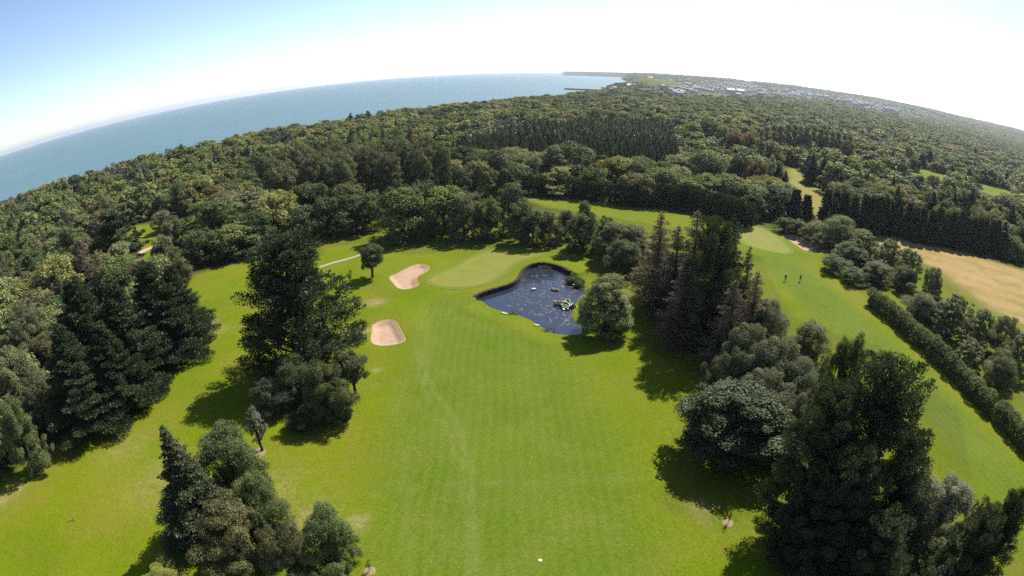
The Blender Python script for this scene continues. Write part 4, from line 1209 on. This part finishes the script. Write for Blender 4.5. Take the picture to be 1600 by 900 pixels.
# ------------------------------------------------------------------ paths
GRAVEL = simple('pale_gravel', (.36, .30, .21), .95, .15, 2.0)
def ribbon(name, pts, w, mat):
    P = resample(chaikin(np.array([at(a, b) for a, b in pts]), 2), .8)
    T_ = np.gradient(P, axis=0); T_ /= np.linalg.norm(T_, axis=1)[:, None]
    N_ = np.stack([-T_[:, 1], T_[:, 0]], 1)
    off = (-.5, -.17, .17, .5); k = len(off)
    V = [(*(q + nn_ * w * o), g1(*(q + nn_ * w * o)) + .03) for q, nn_ in zip(P, N_) for o in off]
    Fq = [(i * k + j, i * k + j + 1, (i + 1) * k + j + 1, (i + 1) * k + j) for i in range(len(P) - 1) for j in range(k - 1)]
    return tag(obj(name, mesh(name, V, Fq, [mat])), kind='structure')
ribbon('path', [(498, 416), (520, 409), (545, 403), (566, 396)], 1.2, GRAVEL)
ribbon('path', [(160, 374), (200, 370), (237, 366), (268, 360), (300, 352)], 1.2, GRAVEL)
ribbon('drive', [(196, 424), (206, 408), (214, 397), (226, 389), (246, 381), (262, 378)], 3.0, simple('pink_gravel', (.46, .34, .26), .95, .15, 2.0))

# ------------------------------------------------------------------ small things on the course
SOIL = simple('bare_soil', (.27, .20, .11), .95, .25, 6.0)
def soil_ring(px, py, r):
    x, y = at(px, py)
    g_ = random.Random(int(px))
    rim = [(math.cos(6.283 * i / 22) * r * g_.uniform(.88, 1.1), math.sin(6.283 * i / 22) * r * g_.uniform(.88, 1.1)) for i in range(22)]
    V = [(0, 0, .10)] + [(a, b, g1(x + a, y + b) - g1(x, y) + .02) for a, b in rim]
    tag(obj('soil_patch', mesh('soil_patch', V, [(0, 1 + i, 1 + (i + 1) % 22) for i in range(22)], [SOIL], True), None, (x, y, g1(x, y))), kind='structure')
    return x, y
for px, py, r in ((547, 616, .85), (403, 705, 1.0)):
    soil_ring(px, py, r)
for px, py, lab in ((1139, 814, 'tiny staked sapling in a soil ring below the dome sycamore'), (577, 889, 'tiny staked sapling in a soil ring at the bottom edge of the fairway')):
    x, y = soil_ring(px, py, .62)
    plant('twiggy', x, y, 1.9, .28, (.05, .05, .025), lab, name='sapling', cat='sapling')
POST = simple('weathered_post', (.14, .10, .07), .9, .3, 5.0)
x, y = at(113, 809)
e = tag(empty('marker_post', (x, y, g1(x, y))), 'leaning wooden marker post alone on the grass at lower left', 'post')
o = obj('stake', tubes('stake', [([(0, 0, -.3), (-.22, .1, 1.4)], [.06, .05])], POST, 8), e)
o = obj('brace', tubes('brace', [([(.5, -.1, -.1), (.1, 0, .5)], [.04, .035])], POST, 8), e)
x, y = at(844, 872)
disc = mesh('marker', [(0, 0, .09)] + [(math.cos(6.283 * i / 16) * r, math.sin(6.283 * i / 16) * r, z) for r, z in ((.16, .085), (.20, .05), (.20, -.05)) for i in range(16)],
            [(0, 1 + i, 1 + (i + 1) % 16) for i in range(16)] + [(1 + r * 16 + i, 17 + r * 16 + i, 17 + r * 16 + (i + 1) % 16, 1 + r * 16 + (i + 1) % 16) for r in (0, 1) for i in range(16)], [simple('cream_paint', (.75, .68, .45), .5, .05)])
tag(obj('distance_marker', disc, None, (x, y, g1(x, y))), 'small cream disc set in the fairway near the bottom edge', 'marker')
# flagstick on the far right green
x, y = at(1177.5, 356)
e = tag(empty('flagstick', (x, y, g1(x, y) + .06)), 'thin flagstick with a small dark flag on the far right green', 'flag')
obj('pole', tubes('pole', [([(0, 0, -.2), (0, 0, 2.2)], [.025, .02])], simple('white_paint', (.8, .8, .8), .4, .02), 8), e)
fv = [(.02 + .06 * i * 1.0, .05 * math.sin(i * .9) * i / 8, z) for z in (1.72, 2.16) for i in range(9)] 
fl = mesh('flag', fv, [(i, i + 1, 10 + i, 9 + i) for i in range(8)], [simple('dark_red_cloth', (.10, .015, .015), .8, .1)], True)
obj('flag', fl, e)

# ------------------------------------------------------------------ golfers
SKIN = simple('skin', (.55, .34, .24), .5, .05); HAIR = simple('dark_hair', (.03, .02, .015), .7, .1)
def cloth(n_, c): return simple(n_, c, .85, .15, 12.0)
def golfer(px, py, rz, shirt, trousers, cap, pose, label):
    x, y = at(px, py)
    e = tag(empty('person', (x, y, g1(x, y) + .01), rz), label, 'person')
    J = dict(pelvis=(0, 0, .95), waist=(0, .02, 1.10), chest=(0, .05, 1.33), neck=(0, .06, 1.48), chin=(0, .09, 1.57), head=(0, .08, 1.66), crownp=(0, .07, 1.74))
    rad = dict(pelvis=(.165, .12), waist=(.15, .105), chest=(.18, .12), neck=(.06, .06), chin=(.065, .075), head=(.078, .095), crownp=(.05, .06))
    ed = [('pelvis', 'waist'), ('waist', 'chest'), ('chest', 'neck'), ('neck', 'chin'), ('chin', 'head'), ('head', 'crownp')]
    for s, n_ in ((-1, 'l'), (1, 'r')):
        if pose == 'swing':
            el, wr = (s * .22 - .05, .22, 1.12), (s * .05 - .08, .40, .98)
        else:
            el, wr = (s * .27, -.02, 1.12), (s * .28, .10, .90)
        st = .10 if pose == 'swing' else (.16 * s)
        J.update({'sh' + n_: (s * .19, .05, 1.41), 'el' + n_: el, 'wr' + n_: wr, 'ha' + n_: tuple(np.array(wr) + np.array((0, .03, -.09))),
                  'hip' + n_: (s * .10, 0, .90), 'kn' + n_: (s * (.14 if pose == 'swing' else .11), .05 + (0 if pose == 'swing' else st * .6), .50), 'an' + n_: (s * (.17 if pose == 'swing' else .12), -.02 + (0 if pose == 'swing' else st), .09), 'to' + n_: (s * (.20 if pose == 'swing' else .13), .16 + (0 if pose == 'swing' else st), .04)})
        rad.update({'sh' + n_: (.072, .072), 'el' + n_: (.048, .048), 'wr' + n_: (.034, .034), 'ha' + n_: (.034, .045), 'hip' + n_: (.105, .105), 'kn' + n_: (.068, .068), 'an' + n_: (.045, .045), 'to' + n_: (.042, .032)})
        ed += [('chest', 'sh' + n_), ('sh' + n_, 'el' + n_), ('el' + n_, 'wr' + n_), ('wr' + n_, 'ha' + n_), ('pelvis', 'hip' + n_), ('hip' + n_, 'kn' + n_), ('kn' + n_, 'an' + n_), ('an' + n_, 'to' + n_)]
    ks = list(J); ix = {k_: i for i, k_ in enumerate(ks)}
    me = bpy.data.meshes.new('skeleton')
    me.from_pydata([J[k_] for k_ in ks], [(ix[a], ix[b]) for a, b in ed], [])
    o = bpy.data.objects.new('skeleton', me); COL.objects.link(o)
    md_ = o.modifiers.new('skin', 'SKIN'); md_.use_smooth_shade = True
    for i, k_ in enumerate(ks):
        me.skin_vertices[0].data[i].radius = rad[k_]; me.skin_vertices[0].data[i].use_root = (k_ == 'pelvis')
    o.modifiers.new('sub', 'SUBSURF').levels = 1
    bpy.context.view_layer.update()
    bm_ = bpy.data.meshes.new_from_object(o.evaluated_get(bpy.context.evaluated_depsgraph_get()))
    bpy.data.objects.remove(o)
    bm_.materials.clear()
    for m_ in (SKIN, cloth('shirt', shirt), cloth('trousers', trousers), HAIR, cloth('shoe', (.6, .6, .6))): bm_.materials.append(m_)
    for f in bm_.polygons:
        c_ = f.center
        arm = abs(c_.x) > .2 or c_.y > .2
        f.material_index = 4 if c_.z < .10 else 2 if c_.z < 1.0 and not (arm and c_.z > .8 and pose == 'swing') and not (abs(c_.x) > .2 and c_.z > .78) else 0 if c_.z < 1.05 and arm else 1 if c_.z < 1.49 else (3 if c_.z > 1.67 or c_.y < .05 and c_.z > 1.56 else 0)
    obj('body', bm_, e)
    # hands with fingers, closed
    for s, n_ in ((-1, 'l'), (1, 'r')):
        h_ = np.array(J['ha' + n_])
        obj('hand', tubes('fingers', [([tuple(h_ + (s * .018 * (q - 1.5) * .9, .01, -.02)), tuple(h_ + (s * .018 * (q - 1.5), .035, -.07 - .006 * (q in (1, 2)))), tuple(h_ + (s * .018 * (q - 1.5), .01, -.095))], [.010, .009, .007]) for q in range(4)] +
                             [([tuple(h_ + (-s * .03, .0, .0)), tuple(h_ + (-s * .05, .03, -.03)), tuple(h_ + (-s * .04, .05, -.06))], [.012, .010, .008])], SKIN, 6), e)
    hv = [(math.cos(6.283 * i / 14) * r, .08 + math.sin(6.283 * i / 14) * r * 1.15, z) for r, z in ((.098, 1.69), (.095, 1.74), (.06, 1.785), (.0, 1.79)) for i in range(14)]
    hf = [(k_ * 14 + i, k_ * 14 + (i + 1) % 14, (k_ + 1) * 14 + (i + 1) % 14, (k_ + 1) * 14 + i) for k_ in range(3) for i in range(14)]
    b0 = len(hv); hv += [(-.08, .17, 1.69), (.08, .17, 1.69), (.05, .27, 1.675), (-.05, .27, 1.675)]; hf.append((b0, b0 + 1, b0 + 2, b0 + 3))
    obj('cap', mesh('cap', hv, hf, [cloth('cap_cloth', cap)], True), e)
    return e, J
METAL = NT('club_steel'); METAL.pbr((.5, .5, .52), .3, .5, None, 1.0); METAL = METAL.m
e, J = golfer(1227, 437.5, R(150), (.02, .02, .025), (.03, .03, .035), (.7, .7, .7), 'swing', 'left one of two golfers in dark clothes on the right fairway, bending over')
cl = empty('golf_club', tuple(e.location), R(150)); tag(cl, 'thin golf club held by the left golfer on the right fairway', 'golf club')
obj('shaft', tubes('shaft', [([(-.08, .42, 1.0), (-.05, .85, .05)], [.014, .010])], METAL, 6), cl)
obj('club_head', box_mesh('club_head', .11, .05, .05, [METAL]), cl, (-.01, .87, .0))
e, J = golfer(1250.5, 438, R(95), (.025, .03, .04), (.02, .02, .02), (.05, .05, .06), 'stand', 'right one of two golfers in dark clothes on the right fairway, walking')

# ------------------------------------------------------------------ in the pond
LILY = leaf_material('lily_leaf', gloss=.10, trans=.2)
def water_plant(px, py, rx, ry, h, n, L, col, label, seed, mode, name, flower=None):
    x, y = at(px, py, WATER_Z + h * .3)
    g_ = np.random.default_rng(seed)
    k_ = 26
    a_ = g_.uniform(0, 6.28, k_); q_ = np.sqrt(g_.random(k_)) * .85
    C = np.stack([np.cos(a_) * q_ * rx, np.sin(a_) * q_ * ry, g_.uniform(.2, .6, k_) * h], 1)
    M_ = diag(np.stack([g_.uniform(.35, .6, k_), g_.uniform(.35, .6, k_), np.full(k_, h * .4)], 1))
    e_ = tag(empty(name, (x, y, WATER_Z)), label, 'plant')
    c_ = obj('leaves', crown_mesh('leaves', C, M_, n, L, L * (.75 if mode == 'leaf' else .16), mode, LILY, seed, cull=.3, shell=(.4, 1.1), up=.9, jit=.5), e_)
    c_.color = (*col, 1); c_['kind'] = 'stuff'
    if flower:
        f_ = obj('flowers', crown_mesh('flowers', C + np.array([0, 0, h * .25]), M_ * .9, flower, .22, .2, 'leaf', simple('white_petal', (.8, .8, .76), .6, .05), seed + 5, cull=.2), e_)
        f_['kind'] = 'stuff'
    return e_
water_plant(884, 476, 2.1, 1.9, .8, 1500, .42, (.085, .12, .05), 'low clump of broad water lily leaves near the pond bank', 81, 'leaf', 'water_lily_clump', 24)
water_plant(899, 441, 1.9, 2.6, 1.3, 2600, .75, (.075, .115, .040), 'tall reedy clump with white flowers at the right bank of the pond', 82, 'tuft', 'reed_clump', 30)
water_plant(853, 418, 1.6, .5, .6, 300, .5, (.075, .06, .04), 'brown sedge growing against the dark pond wall', 83, 'tuft', 'sedge_clump')
water_plant(803, 490, 1.4, .4, .5, 260, .45, (.08, .10, .03), 'short rushes on the near bank of the pond', 84, 'tuft', 'rush_clump')
water_plant(858, 517, 1.2, .5, .55, 260, .45, (.07, .075, .035), 'short brown rushes at the front corner of the pond', 85, 'tuft', 'rush_clump')
g_ = np.random.default_rng(86)
V, Fq, tn = [], [], []
zone = poly([(812, 430), (850, 428), (885, 440), (905, 455), (890, 475), (892, 500), (905, 515), (875, 515), (840, 500), (790, 478), (800, 462)], WATER_Z)
while len(Fq) < 320:
    x = g_.uniform(zone[:, 0].min(), zone[:, 0].max()); y = g_.uniform(zone[:, 1].min(), zone[:, 1].max())
    if not inside(zone, np.array([x]), np.array([y]))[0] or float(wobble(np.array([x * 3.0]), np.array([y * 3.0]), 22.0)[0]) < .02 and g_.random() < .85: continue
    r_ = g_.uniform(.07, .21); o_ = len(V); a0 = g_.uniform(0, 6.28)
    V += [(x + math.cos(a0 + 5.9 * i / 8) * r_, y + math.sin(a0 + 5.9 * i / 8) * r_, WATER_Z + .012 + .02 * g_.random()) for i in range(9)] + [(x, y, WATER_Z + .012)]
    Fq.append(tuple(range(o_, o_ + 10)))
PAD = NT('lily_pad'); PAD.pbr(PAD.ramp(PAD.noise(1.2, 3), [(.35, (.12, .085, .075)), (.5, (.20, .16, .14)), (.65, (.09, .11, .06))]), .45, .5)
tag(obj('lily_pads', mesh('lily_pads', V, Fq, [PAD.m])), 'floating reddish lily pads scattered over the pond', 'lily pads', kind='stuff')
ROCK = simple('islet_stone', (.24, .18, .14), .9, .4, 5.0)
x, y = at(865, 452, WATER_Z + .2)
e = tag(empty('rock_islet', (x, y, WATER_Z)), 'small brown heap of stones in the middle of the pond', 'islet')
def stone(r, seed):
    g2 = np.random.default_rng(seed); V, Fq = [], []
    for j in range(5):
        th = math.pi * (j + .5) / 5.2
        for i in range(8):
            k_ = r * g2.uniform(.8, 1.15)
            V.append((math.sin(th) * math.cos(.785 * i) * k_, math.sin(th) * math.sin(.785 * i) * k_, math.cos(th) * k_ * .65))
    for j in range(4):
        for i in range(8): Fq.append((j * 8 + i, j * 8 + 8 + i, j * 8 + 8 + (i + 1) % 8, j * 8 + (i + 1) % 8))
    Fq += [tuple(range(8)), tuple(range(39, 31, -1))]
    return mesh('stone', V, Fq, [ROCK])
for i in range(9):
    o = obj('stone', stone(random.uniform(.22, .42), i), e, (random.uniform(-.95, .95), random.uniform(-.4, .4), random.uniform(.02, .18)))
SW = simple('white_feather', (.80, .79, .76), .7, .04)
x, y = at(833, 452, WATER_Z + .15)
e = tag(empty('swan', (x, y, WATER_Z - .03), R(200)), 'white swan floating left of the stone heap in the pond', 'bird')
V, Fq = [], []
for j, (xx, w, z0, z1) in enumerate(((-.62, .02, .26, .30), (-.5, .12, .12, .34), (-.3, .22, .02, .40), (0, .26, -.02, .42), (.25, .20, 0, .36), (.38, .10, .08, .28), (.42, .02, .14, .2))):
    for i in range(12):
        a_ = 6.283 * i / 12; V.append((xx, math.cos(a_) * w, (z0 + z1) / 2 + math.sin(a_) * (z1 - z0) / 2))
for j in range(6):
    for i in range(12): Fq.append((j * 12 + i, j * 12 + (i + 1) % 12, j * 12 + 12 + (i + 1) % 12, j * 12 + 12 + i))
body = obj('body', mesh('body', V, Fq + [tuple(range(11, -1, -1)), tuple(range(72, 84))], [SW], True), e)
obj('neck', tubes('neck', [([(.34, 0, .2), (.46, 0, .38), (.40, 0, .58), (.44, 0, .74), (.54, 0, .78), (.62, 0, .75)], [.075, .055, .045, .045, .055, .03])], SW, 10), e)
obj('beak', tubes('beak', [([(.61, 0, .75), (.74, 0, .71)], [.028, .010])], simple('orange_beak', (.7, .22, .03), .5, .05), 8), e)
PALE = simple('pale_slab', (.48, .45, .38), .9, .15, 3.0)
for px, py, w, lab in ((788, 489.5, 1.5, 'pale flat stone on the near pond bank, left of two'), (839, 508, 1.2, 'pale flat stone on the near pond bank, right of two')):
    x, y = at(px, py, -.6)
    V = [(math.cos(6.283 * i / 10) * w / 2 * random.uniform(.8, 1.1), math.sin(6.283 * i / 10) * .28 * random.uniform(.8, 1.1), z) for z in (-.15, .12) for i in range(10)]
    o = tag(obj('stone_slab', mesh('stone_slab', V, [(i, (i + 1) % 10, 10 + (i + 1) % 10, 10 + i) for i in range(10)] + [tuple(range(10, 20))], [PALE]), None, (x, y, g1(x, y) + .05)), lab, 'stone')
    o.rotation_euler = (0, 0, -.6)

# ------------------------------------------------------------------ red car half hidden on the left drive
CARP = NT('red_car_paint'); CARP.pbr((.22, .03, .04), .3, .5); CARP = CARP.m
GLASS = NT('car_glass'); GLASS.pbr((.02, .025, .03), .08, .6); GLASS = GLASS.m
TYRE = simple('tyre_rubber', (.02, .02, .02), .9, .1)
x, y = at(210, 394)
e = tag(empty('car', (x, y, g1(x, y) + .03), math.atan2(y, x)), 'small red car half hidden by trees on the pink drive at left', 'car')
prof = [(-2.0, .35), (-2.05, .75), (-1.75, .92), (-1.25, .98), (-.75, 1.38), (.55, 1.42), (1.25, 1.0), (1.95, .85), (2.05, .55), (2.0, .35)]
V, Fq = [], []
for yy, k_ in ((-.84, .97), (-.78, 1), (.78, 1), (.84, .97)):
    V += [(px_ * k_, yy * (.86 if pz > 1.1 else 1), pz) for px_, pz in prof]
n_ = len(prof)
for j in range(3):
    for i in range(n_): Fq.append((j * n_ + i, j * n_ + (i + 1) % n_, (j + 1) * n_ + (i + 1) % n_, (j + 1) * n_ + i))
obj('body', mesh('body', V, Fq + [tuple(range(n_ - 1, -1, -1)), tuple(range(3 * n_, 4 * n_))], [CARP]), e)
obj('windscreen', mesh('windscreen', [(.60, -.62, 1.405), (.60, .62, 1.405), (1.22, .68, 1.035), (1.22, -.68, 1.035)], [(0, 3, 2, 1)], [GLASS]), e, (.012, 0, .02))
obj('rear_window', mesh('rear_window', [(-.80, -.62, 1.355), (-.80, .62, 1.355), (-1.22, .68, 1.02), (-1.22, -.68, 1.02)], [(0, 1, 2, 3)], [GLASS]), e, (-.012, 0, .02))
for sx in (-1.28, 1.30):
    for sy in (-1, 1):
        w_ = [(math.cos(6.283 * i / 16) * r_, yy, math.sin(6.283 * i / 16) * r_) for yy, r_ in ((-.1, .20), (-.1, .31), (.1, .31), (.1, .20)) for i in range(16)]
        wf = [(j * 16 + i, j * 16 + (i + 1) % 16, j * 16 + 16 + (i + 1) % 16, j * 16 + 16 + i) for j in range(3) for i in range(16)] + [tuple(range(16)), tuple(range(63, 47, -1))]
        wh = obj('wheel', mesh('wheel', w_, wf, [TYRE]), e, (sx, sy * .76, .31))
        obj('rim', mesh('rim', [(math.cos(6.283 * i / 12) * .19, sy * .105, math.sin(6.283 * i / 12) * .19) for i in range(12)] + [(0, sy * .12, 0)], [(i, (i + 1) % 12, 12) for i in range(12)], [METAL]), wh)

# ------------------------------------------------------------------ fallen pale leaves on the turf
g_ = np.random.default_rng(90)
V, n_ = [], 0
for _ in range(170):
    x, y = at(g_.uniform(560, 1120), g_.uniform(520, 900))
    if not inside(OPEN_MAIN, np.array([x]), np.array([y]))[0]: continue
    r_ = g_.uniform(.03, .075); z = g1(x, y) + .05; a_ = g_.uniform(0, 6.28)
    V += [(x + math.cos(a_ + 1.57 * i) * r_ * (1, .6, 1, .6)[i], y + math.sin(a_ + 1.57 * i) * r_ * (1, .6, 1, .6)[i], z + .02 * (i % 2)) for i in range(4)]; n_ += 1
tag(obj('fallen_leaves', quads('fallen_leaves', np.array(V), n_, [simple('pale_dead_leaf', (.65, .60, .40), .8, .2)])), 'tiny pale fallen leaves dotted over the fairway', 'leaves', kind='stuff')

# ------------------------------------------------------------------ air
t = NT('air')
vol = t.n('ShaderNodeVolumePrincipled')
vol.inputs['Color'].default_value = (.80, .86, 1.0, 1)
vol.inputs['Density'].default_value = 6.0e-5
vol.inputs['Anisotropy'].default_value = .45
t.l(vol.outputs[0], t.out.inputs['Volume'])
hm = box_mesh('haze', 39000, 39000, 150, [t.m], -40)
tag(obj('haze', hm), 'thin pale sea haze over the whole coast', 'haze', kind='stuff')
